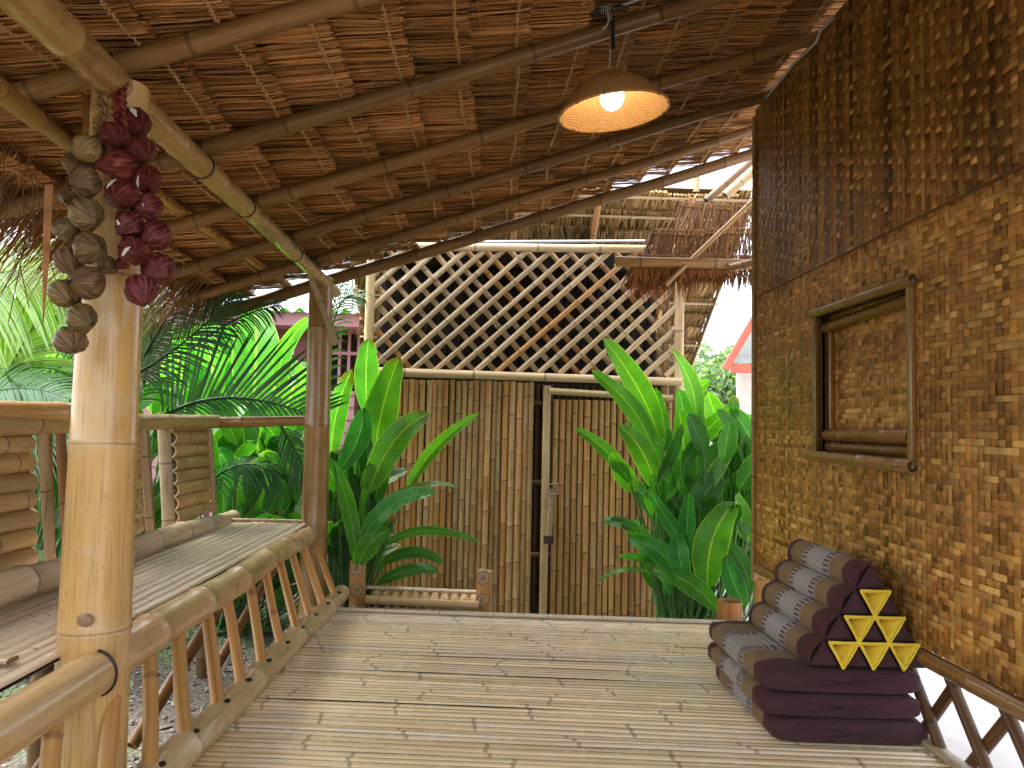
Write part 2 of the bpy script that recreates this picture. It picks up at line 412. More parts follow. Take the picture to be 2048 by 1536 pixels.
# ================================================================== PORCH FLOOR
FX0, FX1 = -1.02, 1.53
mb = MB()
y = -0.35
SK = 0.075   # boards lie slightly askew to the wall
def floor_y(x, yb): return yb - SK*(x-FX0)
while y < 4.27:
    nstrip = rnd.choice([3, 3, 4]); bn = rnd.uniform(.45, .75); slp = rnd.uniform(-.035, .035); off = rnd.random()
    kt = rnd.uniform(.88, 1.04); ht = rnd.uniform(-.05, .09)
    for s in range(nstrip):
        w = rnd.uniform(.024, .040)
        gap = rnd.uniform(.0, .0006) if rnd.random() < .85 else rnd.uniform(.002, .004)
        NS = 26
        xs = np.linspace(FX0, FX1, NS)
        wig = .0022*np.sin(xs*3+rnd.uniform(0, 6))+.0012*np.sin(xs*9+rnd.uniform(0, 6))
        zz = rnd.uniform(-.0015, .002)+.0018*np.sin(xs*2.3+rnd.uniform(0, 6))
        yc = floor_y(xs, y)+wig
        prof = [(-.5, -.005), (-.45, -.0010), (-.15, .0), (.15, .0), (.45, -.0010), (.5, -.005)]
        V = np.zeros((NS, 6, 3)); UVs = np.zeros((NS, 6, 2))
        vv = off+xs/bn+rnd.uniform(-.02, .02)+slp*s; ou = rnd.randint(0, 60)
        for k, (a, b) in enumerate(prof):
            V[:, k, 0] = xs; V[:, k, 1] = yc+a*w; V[:, k, 2] = zz+b
            UVs[:, k, 0] = ou+(a+.5)*.3; UVs[:, k, 1] = vv
        kk = kt*rnd.uniform(.92, 1.06)
        mb.add(V.reshape(-1, 3), gridfaces(NS, 6)[:, ::-1], UVs.reshape(-1, 2), (kk*(1+ht*.4), kk, kk*(1-ht)))
        y += w+gap
    y += rnd.uniform(.0015, .005)
YEND = y
# dark sheet under the strips paints shade in the gaps; edge laths
fz = -.012
mb.add([(FX0, floor_y(FX0, -.4), fz), (FX1, floor_y(FX1, -.4), fz), (FX1, floor_y(FX1, YEND-.02), fz), (FX0, floor_y(FX0, YEND-.02), fz)], [[0, 1, 2, 3]], None, (1, 1, 1), 1)
floor = struct(mb.build('floor', [M['floorb'], M['voiddark']]))
mb = MB()
for k, (dy, zz) in enumerate(((-.03, .012), (.03, -.005))):
    bar(mb, (FX0, floor_y(FX0, YEND+dy), zz), (FX1-.1, floor_y(FX1-.1, YEND+dy+.01), zz), .05, .016, (.95, .97, 1.0))
tag(mb.build('edge_lath', M['slat']), 'two pale split laths capping the far edge of the bamboo floor', 'lath')
mb = MB()
for xx in (-.95, .25, 1.4):
    for yy in (.4, 2.4, 4.2):
        culm(mb, (xx, yy, GZ), (xx, yy, -.12), .06)
for yy in (.2, 1.2, 2.2, 3.2, 4.2):
    culm(mb, (FX0, yy, -.075), (FX1, yy-.15, -.075), .05)
for xx in (-.9, 0, .9):
    culm(mb, (xx, -.3, -.16), (xx, 4.4, -.16), .04)
tag(mb.build('floor_frame', M['dark']), 'dark bamboo poles carrying the porch floor from below', 'floor frame')
mb = MB()
bar(mb, (1.50, 4.1, .018), (1.50, .3, .018), .05, .022, (.75, .7, .6))
tag(mb.build('edge_board', M['weath']), 'weathered lath along the floor edge under the woven wall', 'lath')

# ================================================================== POSTS
BX, BZ = -1.10, .40            # bench front rail
p = thing('bamboo_post', 'thick varnished golden bamboo post in front, hung with strings of bulbs', 'post', (-1.09, 2.06, GZ), 'bamboo posts holding the roof')
mb = MB()
pb = W(176, 1536, 2.06); pt = W(243, 175, 2.10)
dirv = (pt-pb).normalized(); pb2 = pb+dirv*((GZ-pb.z)/dirv.z)
culm(mb, pb2, pt, .097, .074, segs=40, node=.47, off=.47, tint=(1, 1, 1), nodeh=.035)
mb.build('culm', M['post'], p)
mb = MB()
kn = W(166, 1243, 1.965)
def torus(mb, c, d, Rr, r, tint=(1, 1, 1), m=0, seg=28, s2=6, sx_=1, sy_=1):
    x, y, dd = frame(d); c = np.array(c, float); V = []
    for i in range(seg+1):
        a = 2*math.pi*i/seg
        rad = x*math.cos(a)*sx_+y*math.sin(a)*sy_
        for j in range(s2+1):
            b = 2*math.pi*j/s2
            V.append(c+rad*(Rr+r*math.cos(b))+dd*r*math.sin(b))
    mb.add(V, gridfaces(seg+1, s2+1), None, tint, m)
def blob(mb, c, s, tint=(1, 1, 1), m=0, nu=12, nv=8, rot=None, f=None):
    th = np.linspace(0, 2*math.pi, nu+1); ph = np.linspace(0.001, math.pi-.001, nv+1)
    V = np.array([[(math.sin(p_)*math.cos(t), math.sin(p_)*math.sin(t), math.cos(p_)) for t in th] for p_ in ph]).reshape(-1, 3)
    if f is not None: V = f(V)
    V = V*np.array(s)
    if rot is not None: V = V @ np.array(rot.to_3x3()).T
    uv = np.array([[(t/(2*math.pi), p_/math.pi) for t in th] for p_ in ph]).reshape(-1, 2)
    mb.add(V+np.array(c), gridfaces(nv+1, nu+1)[:, ::-1], uv, tint, m)
blob(mb, kn+Vector((0, .012, 0)), (.022, .012, .017), (.6, .5, .45))
mb.build('knot', M['weath'], p)
p = thing('bamboo_post', 'brown varnished bamboo post at the far end of the bench', 'post', (-1.1, 4.62, GZ), 'bamboo posts holding the roof')
mb = MB()
pb = W(624, 1215, 4.62); pt = W(643, 556, 4.70)
dirv = (pt-pb).normalized(); pb2 = pb+dirv*((GZ-pb.z)/dirv.z)
culm(mb, pb2, pt, .084, .074, segs=32, node=.60, off=.30, tint=(1, 1, 1), nodeh=.03)
mb.build('culm', M['postdark'], p)
p = thing('bamboo_post', 'short visible bamboo post under the corner of the woven wall', 'post', (1.56, 4.12, GZ), 'bamboo posts holding the roof')
mb = MB()
culm(mb, (1.585, 4.22, GZ), (1.585, 4.22, 2.88), .072, .066, segs=28, node=.38, off=.3, tint=(.95, .9, .85))
mb.build('culm', M['spindle'], p)

# ================================================================== EAVE BEAM + ROOF
roof = thing('thatched_roof', 'brown grass thatch roof on bamboo rafters over the porch', 'roof', (-1.1, 2.5, 2.0))
def RZ(x): return CAMH+1.36+.33*x       # rafter centre height
b0 = W(60, 8, 1.42); b1 = W(228, 165, 2.02)
mb = MB(); dd = (b1-b0).normalized()
culm(mb, b0-dd*1.7, b1+dd*.02, .049, .045, segs=24, node=.42, tint=(1.25, 1.35, 1.3), off=.2)
b2 = W(285, 222, 2.16); b3 = W(672, 585, 5.0)
d2 = (b3-b2).normalized()
culm(mb, b2-d2*.05, b3, .045, .034, segs=24, node=.36, tint=(1.3, 1.4, 1.35), off=.3)
mb.build('eave_beam', M['postdark'], roof)
mb = MB()
for t in (.16, .33, .62, .9): torus(mb, b2+(b3-b2)*t, d2, .046-.011*t, .0035)
mb.build('wire_tie', M['wire'], roof)
# beam block beside the post
mb = MB()
culm(mb, W(272, 190, 2.22), W(268, 330, 2.2), .046, .046, segs=20, node=1.0, off=.5, tint=(.95, .9, .8))
mb.build('post_block', M['post'], roof)
# outer purlins
mb = MB()
o0 = W(-40, 150, 1.75); o1 = W(150, 300, 2.45)
do = (o1-o0).normalized()
culm(mb, o0-do*.6, o0+do*.36, .030, .030, node=.4, tint=(.6, .6, .5))
culm(mb, o0+do*.28, o1+do*.5, .022, .019, node=.4, tint=(.65, .65, .55))
q0 = W(430, 470, 3.7); q1 = W(600, 610, 5.0)
culm(mb, (-1.44, 2.6, CAMH+.955), (-1.44, 5.3, CAMH+.955), .028, .024, node=.4, tint=(.8, .85, .6))
mb.build('purlin', M['spindle'], roof)
# rafters
RY = [0.55, 1.05, 1.50, 2.06, 2.70, 3.35, 3.96, 4.52, 5.08]
for i, yy in enumerate(RY):
    mb = MB()
    rr = .033 if i < 8 else .044
    sk = -.03
    culm(mb, (-1.95, yy-sk*1.9, RZ(-1.95)+.01), (1.62 if i < 8 else 2.3, yy+sk*1.6, RZ(1.62 if i < 8 else 2.3)), rr, rr*.86, segs=18, node=rnd.uniform(.42, .5), wob=.004, tint=(rnd.uniform(.8, 1.15),)*3)
    mb.build('rafter', M['rafter'], roof)

def thatch(mb, P0, A, D, U, nrows, pitch, length, Lalong, dens=.0042, wid=.0045, tint=(1, 1, 1), drop=.030, rise=.03, jit=.10, seg=3, sidev=.3, headband=True, tw=None, layers=2, bayj=.012):
    """P0: upslope start corner; A: unit along rows; D: unit downslope; U: unit towards the viewer's side (underside)
       each row: bent heads at spine, blades running downslope, lying above the next row's heads"""
    P0, A, D, U = (np.array(q, float) for q in (P0, A, D, U))
    for rw in range(nrows):
        n = int(Lalong/dens)*layers
        s = nr.uniform(0, Lalong, n); base = rw*pitch+nr.normal(0, .004, n)
        bay = nr.normal(0, bayj, 40); slo = nr.normal(0, bayj*1.5, 40); bi = np.floor(s/.6+.37).astype(int); base = base+bay[bi]+slo[bi]*((s/.6+.37)%1-.5)+.003*np.sin(s*9+rw)
        Ln = length*nr.uniform(.75, 1.15, n); tw_ = nr.normal(0, jit, n)
        # clump direction coherent
        tw_ = tw_+.05*np.sin(s*2.3+rw*2.1)+.02*np.sin(s*17+rw)
        w = wid*nr.uniform(.6, 1.5, n)
        dep = nr.uniform(0, .012, n)
        K = seg+3
        t = np.concatenate([[-.012, 0.0, .03], np.linspace(.03, 1, seg+1)[1:]])
        V = np.zeros((n, K, 2, 3)); Cc = np.zeros((n, K, 2, 3)); UV = np.zeros((n, K, 2, 2))
        k0 = nr.uniform(.4, 1.4, n); hue = nr.normal(0, .09, n)
        k0 = k0*(1+.18*np.sin(s*3.1+rw*2)+.1*np.sin(s*9.7+rw*5))
        cc = np.stack([k0*(1+hue*.3)*tint[0], k0*tint[1], k0*(1-hue)*tint[2]], 1).clip(.05, 2)
        ang = nr.uniform(-.9, .9, n)
        for k in range(K):
            tt = t[k]*(Ln if k > 2 else 1.0)
            if k == 0: h = -.010-dep; tt = np.full(n, .004)
            elif k == 1: h = drop-dep*.5; tt = nr.normal(-.004, .003, n)
            else: h = drop*(1-np.clip((tt-.05)/(length*.5), 0, 1))-rise*(tt/length)-dep
            c = P0[None]+A[None]*(s+np.maximum(tt, 0)*tw_)[:, None]+D[None]*(base+tt)[:, None]+U[None]*np.broadcast_to(h, (n,))[:, None]
            c = c+U[None]*(nr.normal(0, .0014, n)*(1 if k > 1 else .5))[:, None]
            half = (A[None]*np.cos(ang)[:, None]+U[None]*np.sin(ang)[:, None])*(w*(1.0 if k < K-1 else .3)/2)[:, None]
            V[:, k, 0] = c-half; V[:, k, 1] = c+half
            Cc[:, k, :] = cc[:, None, :]
            UV[:, k, 0, 0] = 0; UV[:, k, 1, 0] = .1; UV[:, k, :, 1] = (s+tt)[:, None]
        f = gridfaces(K, 2)
        F = (f[None]+(np.arange(n)*K*2)[:, None, None]).reshape(-1, 4)
        mb.add(V.reshape(-1, 3), F, UV.reshape(-1, 2), Cc.reshape(-1, 3), 0)
        if tw is not None:
            # stitches: small diagonal loops of twine along the head
            for dist in tw:
                m_ = int(Lalong/.024); ss = (np.arange(m_)+.5)*.024+nr.normal(0, .003, m_)
                keep = nr.random(m_) > .06; ss = ss[keep]; m_ = len(ss)
                bi = np.floor(ss/.6+.37).astype(int); bb = rw*pitch+dist+bay[bi]+slo[bi]*((ss/.6+.37)%1-.5)+.003*np.sin(ss*9+rw)
                for (a0, b0_, a1, b1_) in ((-.014, -.003, .014, .004), (.010, -.009, .006, .010)):
                    h = drop-rise*dist/length+.004
                    Pa = P0[None]+A[None]*(ss+a0)[:, None]+D[None]*(bb+b0_+nr.normal(0, .002, m_))[:, None]+U[None]*h
                    Pb = P0[None]+A[None]*(ss+a1)[:, None]+D[None]*(bb+b1_+nr.normal(0, .002, m_))[:, None]+U[None]*h
                    Pm = (Pa+Pb)/2+U[None]*.003
                    wd = np.cross(Pb-Pa, U); wd /= np.linalg.norm(wd, axis=1)[:, None]; wd *= .0032
                    VV = np.stack([Pa-wd, Pa+wd, Pm-wd, Pm+wd, Pb-wd, Pb+wd], 1).reshape(-1, 3)
                    FF = (np.array([[0, 1, 3, 2], [2, 3, 5, 4]])[None]+(np.arange(m_)*6)[:, None, None]).reshape(-1, 4)
                    mb.add(VV, FF, None, (1.7, 1.5, 1.15), 1)

mb = MB()
sl = math.atan(.33); D_ = np.array([-math.cos(sl), 0, -math.sin(sl)]); U_ = np.array([math.sin(sl), 0, -math.cos(sl)])
top = np.array([2.30, 0.0, RZ(2.30)+.075])
pitch = .231
thatch(mb, top, (0, 1, 0), D_, U_, 19, pitch, .34, 5.10, dens=.0046, wid=.0042, tw=(.045,), jit=.03, seg=3)
# solid thatch sheet above the blades, dark tint paints shade in the gaps
Lr = 19*pitch
S = top-U_*.075; E = S+D_*(Lr+.02)
def slab(mb, S, E, y0, y1, th, U, c, m=0):
    P = []
    for q in (S, E):
        for yy in (y0, y1):
            for h in (0, th): P.append(np.array([q[0], yy, q[2]])-U*h)
    mb.add(P, [[0, 2, 6, 4][::-1], [1, 3, 7, 5], [0, 1, 5, 4], [2, 3, 7, 6][::-1], [0, 1, 3, 2], [4, 5, 7, 6][::-1]], None, c, m)
slab(mb, S, E, -.2, 5.13, .05, U_, (.16, .14, .13))
# ragged eave fringe
n = 5200
s = nr.uniform(-.1, 5.15, n); L1 = nr.uniform(.10, .50, n)
st = S[None]+D_[None]*(Lr-nr.uniform(0, .25, n))[:, None]-U_[None]*nr.uniform(-.05, .03, n)[:, None]; st[:, 1] = s
dr = D_[None]+np.array([0, 0, -1.0])[None]*nr.uniform(0, 1.1, n)[:, None]+np.array([0, 1.0, 0])[None]*nr.normal(.0, .35, n)[:, None]
dr /= np.linalg.norm(dr, axis=1)[:, None]
mid = st+dr*(L1*.5)[:, None]; end = mid+(dr+np.array([0, 0, -.5])[None]*nr.uniform(0, 1, n)[:, None])*(L1*.5)[:, None]
w = np.zeros((n, 3)); w[:, 1] = .0022; w[:, 0] = nr.normal(0, .002, n)
V = np.stack([st-w, st+w, mid-w, mid+w, end-w*.3, end+w*.3], 1).reshape(-1, 3)
F = (np.array([[0, 1, 3, 2], [2, 3, 5, 4]])[None]+(np.arange(n)*6)[:, None, None]).reshape(-1, 4)
kk = np.repeat(nr.uniform(.2, .7, n), 6)
mb.add(V, F, None, np.stack([kk, kk*.95, kk*.9], 1), 0)
# stray blades hanging loose below
n = 420
st = np.stack([nr.uniform(-1.7, 1.4, n), nr.uniform(.8, 5.2, n), np.zeros(n)], 1); st[:, 2] = RZ(st[:, 0])+.03
dr = nr.normal(0, 1, (n, 3)); dr[:, 2] = -np.abs(dr[:, 2])*.25; dr[:, 0] -= .5; dr /= np.linalg.norm(dr, axis=1)[:, None]; L1 = nr.uniform(.05, .16, n)
mid = st+dr*(L1*.5)[:, None]; end = mid+dr*(L1*.5)[:, None]-np.array([0, 0, 1])*(L1*.15)[:, None]
w = nr.normal(0, 1, (n, 3)); w -= dr*np.sum(w*dr, 1)[:, None]; w /= np.linalg.norm(w, axis=1)[:, None]; w *= .0018
V = np.stack([st-w, st+w, mid-w, mid+w, end-w*.3, end+w*.3], 1).reshape(-1, 3)
F = (np.array([[0, 1, 3, 2], [2, 3, 5, 4]])[None]+(np.arange(n)*6)[:, None, None]).reshape(-1, 4)
mb.add(V, F, None, (.9, .85, .8), 0)
mb.build('thatch', [M['thatch'], M['twine']], roof, smooth=False)
# lashings where rafters cross the beam
mb = MB()
for yy in RY[3:8]:
    c = np.array([-1.1, yy, RZ(-1.1)-.01])
    for k in range(4): torus(mb, c+np.array([.012*k-.02, 0, .0]), (1, .2, .3), .041, .003)
mb.build('lashing', M['wire'], roof)

# ================================================================== WOVEN WALL
WX_ = 1.48; WY0, WY1 = 0.15, 4.11
def wall_top(y): return 2.80
win_y0, win_y1 = WX(1826, 700, WX_).y, WX(1640, 700, WX_).y
win_z0 = WX(1640, 905, WX_).z; win_z1 = WX(1640, 632, WX_).z
print('window', win_y0, win_y1, win_z0, win_z1)
SEAM = 1.82
def woven(mb, X, y0, y1, z0, z1, pu, pv, pattern, warp_cols, weft_cols, nx=-1, hole=None, amp=.0022, seed=1, contrast=1.0):
    g = np.random.default_rng(seed)
    nu = max(2, int(round((y1-y0)/pu))); nv = max(2, int(round((z1-z0)/pv)))
    pu = (y1-y0)/nu; pv = (z1-z0)/nv
    I, J = np.meshgrid(np.arange(nu), np.arange(nv), indexing='ij')
    over = pattern(I, J, g)           # True: upright strip on top
    drift = np.cumsum(g.normal(0, .0015, nu)); drift -= np.linspace(drift[0], drift[-1], nu)
    def inhole(y, z): return hole is not None and hole[0] < y < hole[1] and hole[2] < z < hole[3]
    wc = warp_cols[g.integers(0, len(warp_cols), nu)]*g.uniform(.72, 1.18, (nu, 1))
    fc = weft_cols[g.integers(0, len(weft_cols), nv)]*g.uniform(.78, 1.18, (nv, 1))
    for i in range(nu):               # upright strips
        yc = y0+(i+.5)*pu+drift[i]*.4; w = pu*g.uniform(.86, .99); tilt = g.normal(0, .0007)
        h = np.where(over[i], amp, -amp)
        zc = z0+(np.arange(nv)+.5)*pv
        zz = np.empty(nv*2); hh = np.repeat(h, 2); zz[0::2] = zc-pv*.32; zz[1::2] = zc+pv*.32
        zz[0] = z0; zz[-1] = z1
        x = X+nx*hh
        yy = yc+.0015*np.sin(zz*3+i)
        a = np.stack([x+tilt, yy-w/2, zz], 1); b = np.stack([x-tilt, yy+w/2, zz], 1)
        m_ = np.stack([x+nx*.0015, yy, zz], 1)
        V = np.stack([a, m_, b], 1)
        keep = np.array([not inhole(yc, (zz[k]+zz[k+1])/2) for k in range(len(zz)-1)])
        f = gridfaces(len(zz), 3).reshape(-1, 2, 4)[keep].reshape(-1, 4)
        cell = 1+contrast*.15*g.normal(0, 1, nv)-.35*(g.random(nv) < .06); cellr = np.repeat(cell, 2)
        cc = (wc[i][None]*cellr[:, None]).clip(.01, 1)
        uv = np.stack([np.tile([i*1.7, i*1.7+.5, i*1.7+1.0], (len(zz), 1))*.3, np.tile(zz[:, None]*3, (1, 3))], 2)
        mb.add(V.reshape(-1, 3), f, uv.reshape(-1, 2), np.repeat(cc, 3, 0), 0)
    for j in range(nv):               # cross strips
        zc = z0+(j+.5)*pv; w = pv*g.uniform(.84, .98); tilt = g.normal(0, .0006)
        h = np.where(over[:, j], -amp, amp)
        yc = y0+(np.arange(nu)+.5)*pu
        yy = np.empty(nu*2); hh = np.repeat(h, 2); yy[0::2] = yc-pu*.32; yy[1::2] = yc+pu*.32
        yy[0] = y0; yy[-1] = y1
        x = X+nx*hh
        z = zc+.0015*np.sin(yy*3+j)
        a = np.stack([x+tilt, yy, z-w/2], 1); b = np.stack([x-tilt, yy, z+w/2], 1)
        m_ = np.stack([x+nx*.0015, yy, z], 1)
        V = np.stack([a, m_, b], 1)
        keep = np.array([not inhole((yy[k]+yy[k+1])/2, zc) for k in range(len(yy)-1)])
        f = gridfaces(len(yy), 3).reshape(-1, 2, 4)[keep].reshape(-1, 4)
        cell = 1+contrast*.17*g.normal(0, 1, nu)-.35*(g.random(nu) < .06)
        cc = (fc[j][None]*np.repeat(cell, 2)[:, None]).clip(.01, 1)
        uv = np.stack([np.tile([j*1.7, j*1.7+.5, j*1.7+1.0], (len(yy), 1))*.3+77, np.tile(yy[:, None]*3, (1, 3))], 2)
        mb.add(V.reshape(-1, 3), f, uv.reshape(-1, 2), np.repeat(cc, 3, 0), 0)
def twill(I, J, g):      # 2/2 twill with flaws
    o = ((I+J+(I//5)*2+(J//7)) % 4) < 2
    fl = g.random(I.shape) < .10
    return o ^ fl
def twill31(I, J, g):
    o = ~(((I*2+J) % 5) == 0)
    fl = g.random(I.shape) < .03
    return o ^ fl
gold = np.array([(.52, .255, .060), (.48, .23, .052), (.56, .30, .085), (.38, .175, .042), (.52, .24, .058)])
goldw = np.array([(.58, .31, .085), (.64, .38, .12), (.50, .25, .065), (.36, .175, .05)])
brown = np.array([(.26, .12, .032), (.22, .10, .027), (.30, .145, .038), (.34, .17, .048), (.13, .058, .018)])
brownw = np.array([(.62, .34, .11), (.54, .30, .09), (.40, .21, .065)])

wall = thing('woven_wall', 'tall woven bamboo wall of golden strips with a shuttered window', 'wall', (WX_, 2.2, .33))
WZ0 = .335
mb = MB()
woven(mb, WX_, WY0, WY1, WZ0, SEAM, .030, .0215, twill, gold*.92, goldw*.95, hole=(win_y0, win_y1, win_z0, win_z1), seed=3)
mb.build('lower_weave', M['weave'], wall)
mb = MB()
woven(mb, WX_-.006, WY0, WY1, SEAM-.01, 2.90, .030, .0215, twill31, brown*1.2, brownw, seed=5, contrast=.8)
mb.build('upper_weave', M['weave'], wall)
mb = MB()
# dark sheets round the window, added so holes in the weave look shaded
bx0, bx1 = WX_+.010, WX_+.022
box(mb, (bx0, WY0, WZ0), (bx1, win_y0, 2.9), m=0)
box(mb, (bx0, win_y1, WZ0), (bx1, WY1, 2.9), m=0)
box(mb, (bx0, win_y0, WZ0), (bx1, win_y1, win_z0), m=0)
box(mb, (bx0, win_y0, win_z1), (bx1, win_y1, 2.9), m=0)
mb.build('backing', M['voiddark'], wall, smooth=False)
mb = MB()
culm(mb, (WX_+.005, WY0, WZ0-.035), (WX_+.005, WY1, WZ0-.03), .033, .026, node=.45, tint=(.75, .68, .6))
mb.build('bottom_rail', M['postdark'], wall)
mb = MB()
bar(mb, (WX_-.010, WY1+.002, WZ0-.1), (WX_-.010, WY1+.002, 2.86), .030, .026, (.62, .55, .48), up=(1, 0, 0))
mb.build('corner_strip', M['backr'], wall)
mb = MB()
for k in range(12):
    ya, yb_ = WY0+(WY1-WY0)*k/12, WY0+(WY1-WY0)*(k+1)/12
bar(mb, (WX_-.010, WY0, SEAM-.012), (WX_-.010, WY1, SEAM-.006), .009, .004, (.25, .2, .18), up=(1, 0, 0))
mb.build('seam', M['backr'], wall)
# X lattice below the wall
mb = MB()
for k in range(15):
    yy = .11+k*.26
    culm(mb, (WX_+.03, yy-.52, -.32), (WX_+.03, yy, WZ0-.03), .019, node=.4, tint=(.40, .34, .28))
    culm(mb, (WX_+.065, yy+.46, -.32), (WX_+.065, yy-.06, WZ0-.03), .019, node=.4, tint=(.5, .42, .34))
mb.build('cross_lattice', M['rafter'], wall)
# window
win = bpy.data.objects.new('window', None); col.objects.link(win); win.parent = wall
win.location = (0, (win_y0+win_y1)/2, win_z0-.33); bpy.context.view_layer.update()
win.location = Vector((WX_, (win_y0+win_y1)/2, win_z0))-Vector(wall.location); bpy.context.view_layer.update()
mb = MB(); fx = WX_-.015
culm(mb, (fx-.005, win_y0-.045, win_z1+.01), (fx-.005, win_y1+.04, win_z1+.012), .022, .019, node=.55, tint=(.75, .68, .6))
culm(mb, (fx-.012, win_y0-.045, win_z0-.022), (fx-.012, win_y1+.06, win_z0-.015), .026, .024, node=.30, tint=(.85, .8, .7))
bar(mb, (fx, win_y0-.012, win_z0-.02), (fx, win_y0-.012, win_z1+.01), .034, .022, (.8, .75, .65), up=(1, 0, 0))
bar(mb, (fx, win_y1+.012, win_z0), (fx, win_y1+.012, win_z1), .026, .022, (.6, .55, .5), up=(1, 0, 0))
mb.build('frame', M['postdark'], win)
mb = MB(); px_ = WX_+.052
woven(mb, px_, win_y0-.05, win_y1+.02, win_z0-.02, win_z1+.03, .030, .0215, twill, gold*.95, goldw, seed=9)
box(mb, (px_+.008, win_y0-.06, win_z0-.03), (px_+.02, win_y1+.04, win_z1+.04), (.05, .03, .02))  # near-black sheet paints shade behind the shutter weave
mb.build('shutter_panel', M['weave'], win)
mb = MB()
culm(mb, (px_-.02, win_y0-.05, win_z1-.035), (px_-.02, win_y1+.02, win_z1-.055), .026, node=.40, tint=(.6, .5, .42))
culm(mb, (px_-.022, win_y0+.055, win_z0+.080), (px_-.022, win_y1-.01, win_z0+.080), .030, .027, node=.42, tint=(.75, .6, .5))
culm(mb, (px_-.012, win_y0-.04, win_z0+.026), (px_-.012, win_y1+.01, win_z0+.028), .024, .022, node=.40, tint=(.55, .48, .42))
bar(mb, (px_-.016, win_y1-.028, win_z0+.08), (px_-.016, win_y1-.028, win_z1-.05), .024, .02, (.85, .75, .65), up=(1, 0, 0))
mb.build('shutter_frame', M['postdark'], win)
mb = MB()   # reveal, tinted dark to paint in the recess shade
box(mb, (WX_+.004, win_y1+.0, win_z0-.02), (px_+.03, win_y1+.02, win_z1+.03), (.3, .25, .2))
box(mb, (WX_+.004, win_y0-.02, win_z0-.02), (px_+.03, win_y0, win_z1+.03), (.3, .25, .2))
box(mb, (WX_+.004, win_y0, win_z1), (px_+.03, win_y1, win_z1+.02), (.25, .2, .16))
box(mb, (WX_+.004, win_y0, win_z0-.02), (px_+.03, win_y1, win_z0), (.3, .25, .2))
mb.build('reveal', M['postdark'], win, smooth=False)
# white cable along wall top
def tube(mb, pts, r, c=(1, 1, 1), m=0, seg=8):
    pts = [np.array(p, float) for p in pts]; V = []
    for i, p_ in enumerate(pts):
        d = pts[min(i+1, len(pts)-1)]-pts[max(i-1, 0)]; x, y_, _ = frame(d)
        rr = r[i] if isinstance(r, (list, tuple, np.ndarray)) else r
        for k in range(seg+1):
            a = 2*math.pi*k/seg; V.append(p_+x*math.cos(a)*rr+y_*math.sin(a)*rr)
    uv = [(k/seg, i*.2) for i in range(len(pts)) for k in range(seg+1)]
    mb.add(V, gridfaces(len(pts), seg+1), uv, c, m)
def bez(a, b, c, n=14):
    a, b, c = (np.array(q, float) for q in (a, b, c)); t = np.linspace(0, 1, n)[:, None]
    return (1-t)**2*a+2*t*(1-t)*b+t*t*c
M['cable'] = simple('grey_cable', (.42, .44, .46), .45)
mb = MB()
cp = [WX(1514, 218, 1.46), WX(1545, 180, 1.44), WX(1590, 125, 1.45), WX(1632, 85, 1.44), WX(1640, 62, 1.45), WX(1700, 5, 1.44)]
tube(mb, [p_+(q-p_)*t for p_, q in zip(cp, cp[1:]) for t in (0, .5)], .006)
tag(mb.build('cable', M['cable']), 'thin grey electric cable running along the top of the woven wall', 'cable')

# ================================================================== BENCH
bench = thing('bamboo_bench', 'long bamboo bench with slatted backrest along the left of the porch', 'bench', (-1.4, 2.6, 0))
RAILX, RAILZ = -1.10, .395
def seg_mesh(fn, name, mat, parent=bench):
    m_ = MB(); fn(m_); return m_.build(name, mat, parent)
# front rail (near piece, then beyond the post)
n0 = W(-40, 1490, 1.60); n1 = W(180, 1352, 1.98)
dn = (n1-n0).normalized()
seg_mesh(lambda m_: culm(m_, n0-dn*1.4, n1+dn*.02, .060, .058, segs=28, node=.55, tint=(1.02, .95, .82), bend=.0), 'front_rail', M['rail'])
f0 = W(240, 1308, 2.16); f1 = W(619, 1067, 4.58)
df = (f1-f0).normalized()
seg_mesh(lambda m_: culm(m_, f0-df*.1, f1, .061, .054, segs=28, node=.40, off=.30, tint=(1.1, 1.04, .95), wob=.004), 'front_rail', M['rail'])
seg_mesh(lambda m_: torus(m_, n1+dn*.018, dn, .060, .004), 'joint_ring', M['wire'])
seg_mesh(lambda m_: torus(m_, f1-df*.01, df, .056, .004), 'joint_ring', M['wire'])
g0 = W(378, 1488, 2.38); g1 = W(684, 1186, 4.58)
dg = (g1-g0).normalized()
seg_mesh(lambda m_: culm(m_, g0-dg*2.2, g1, .056, .050, segs=28, node=.62, off=.3, tint=(1.18, 1.22, 1.26), wob=.003), 'base_rail', M['rail'])  # tint raised and cooled to paint sky reflection on the rail
# spindles
Ys = [4.37, 4.09, 3.83, 3.58, 3.33, 3.07, 2.83, 2.61, 2.35, 2.12, 1.88, 1.62, 1.36]
for i, yb_ in enumerate(Ys):
    tb = (yb_-g0.y)/(g1.y-g0.y); pb_ = g0+(g1-g0)*tb+Vector((0.0, 0, .035))
    yt = yb_+(.26 if i < 6 else .20)
    if yt > 2.2: pt_ = f0+(f1-f0)*((yt-f0.y)/(f1.y-f0.y))
    else: pt_ = n0+(n1-n0)*((yt-n0.y)/(n1.y-n0.y))
    pt_ = pt_+Vector((.012, 0, -.03))
    m_ = MB(); kt = rnd.uniform(.85, 1.1)
    culm(m_, pb_, pt_, rnd.uniform(.0195, .023), segs=14, node=rnd.uniform(.55, 1.1), tint=(kt, kt*rnd.uniform(.92, 1.0), kt*rnd.uniform(.85, 1)), bend=.004)
    o = m_.build('spindle', M['spindle'], bench)
for yb_ in Ys:
    m_ = MB(); tb = (yb_-g0.y)/(g1.y-g0.y); c = g0+(g1-g0)*tb
    blob(m_, c+Vector((.026, .012, .046)), (.012, .015, .006), (1, 1, 1))
    m_.build('drill_hole', M['voiddark'], bench)
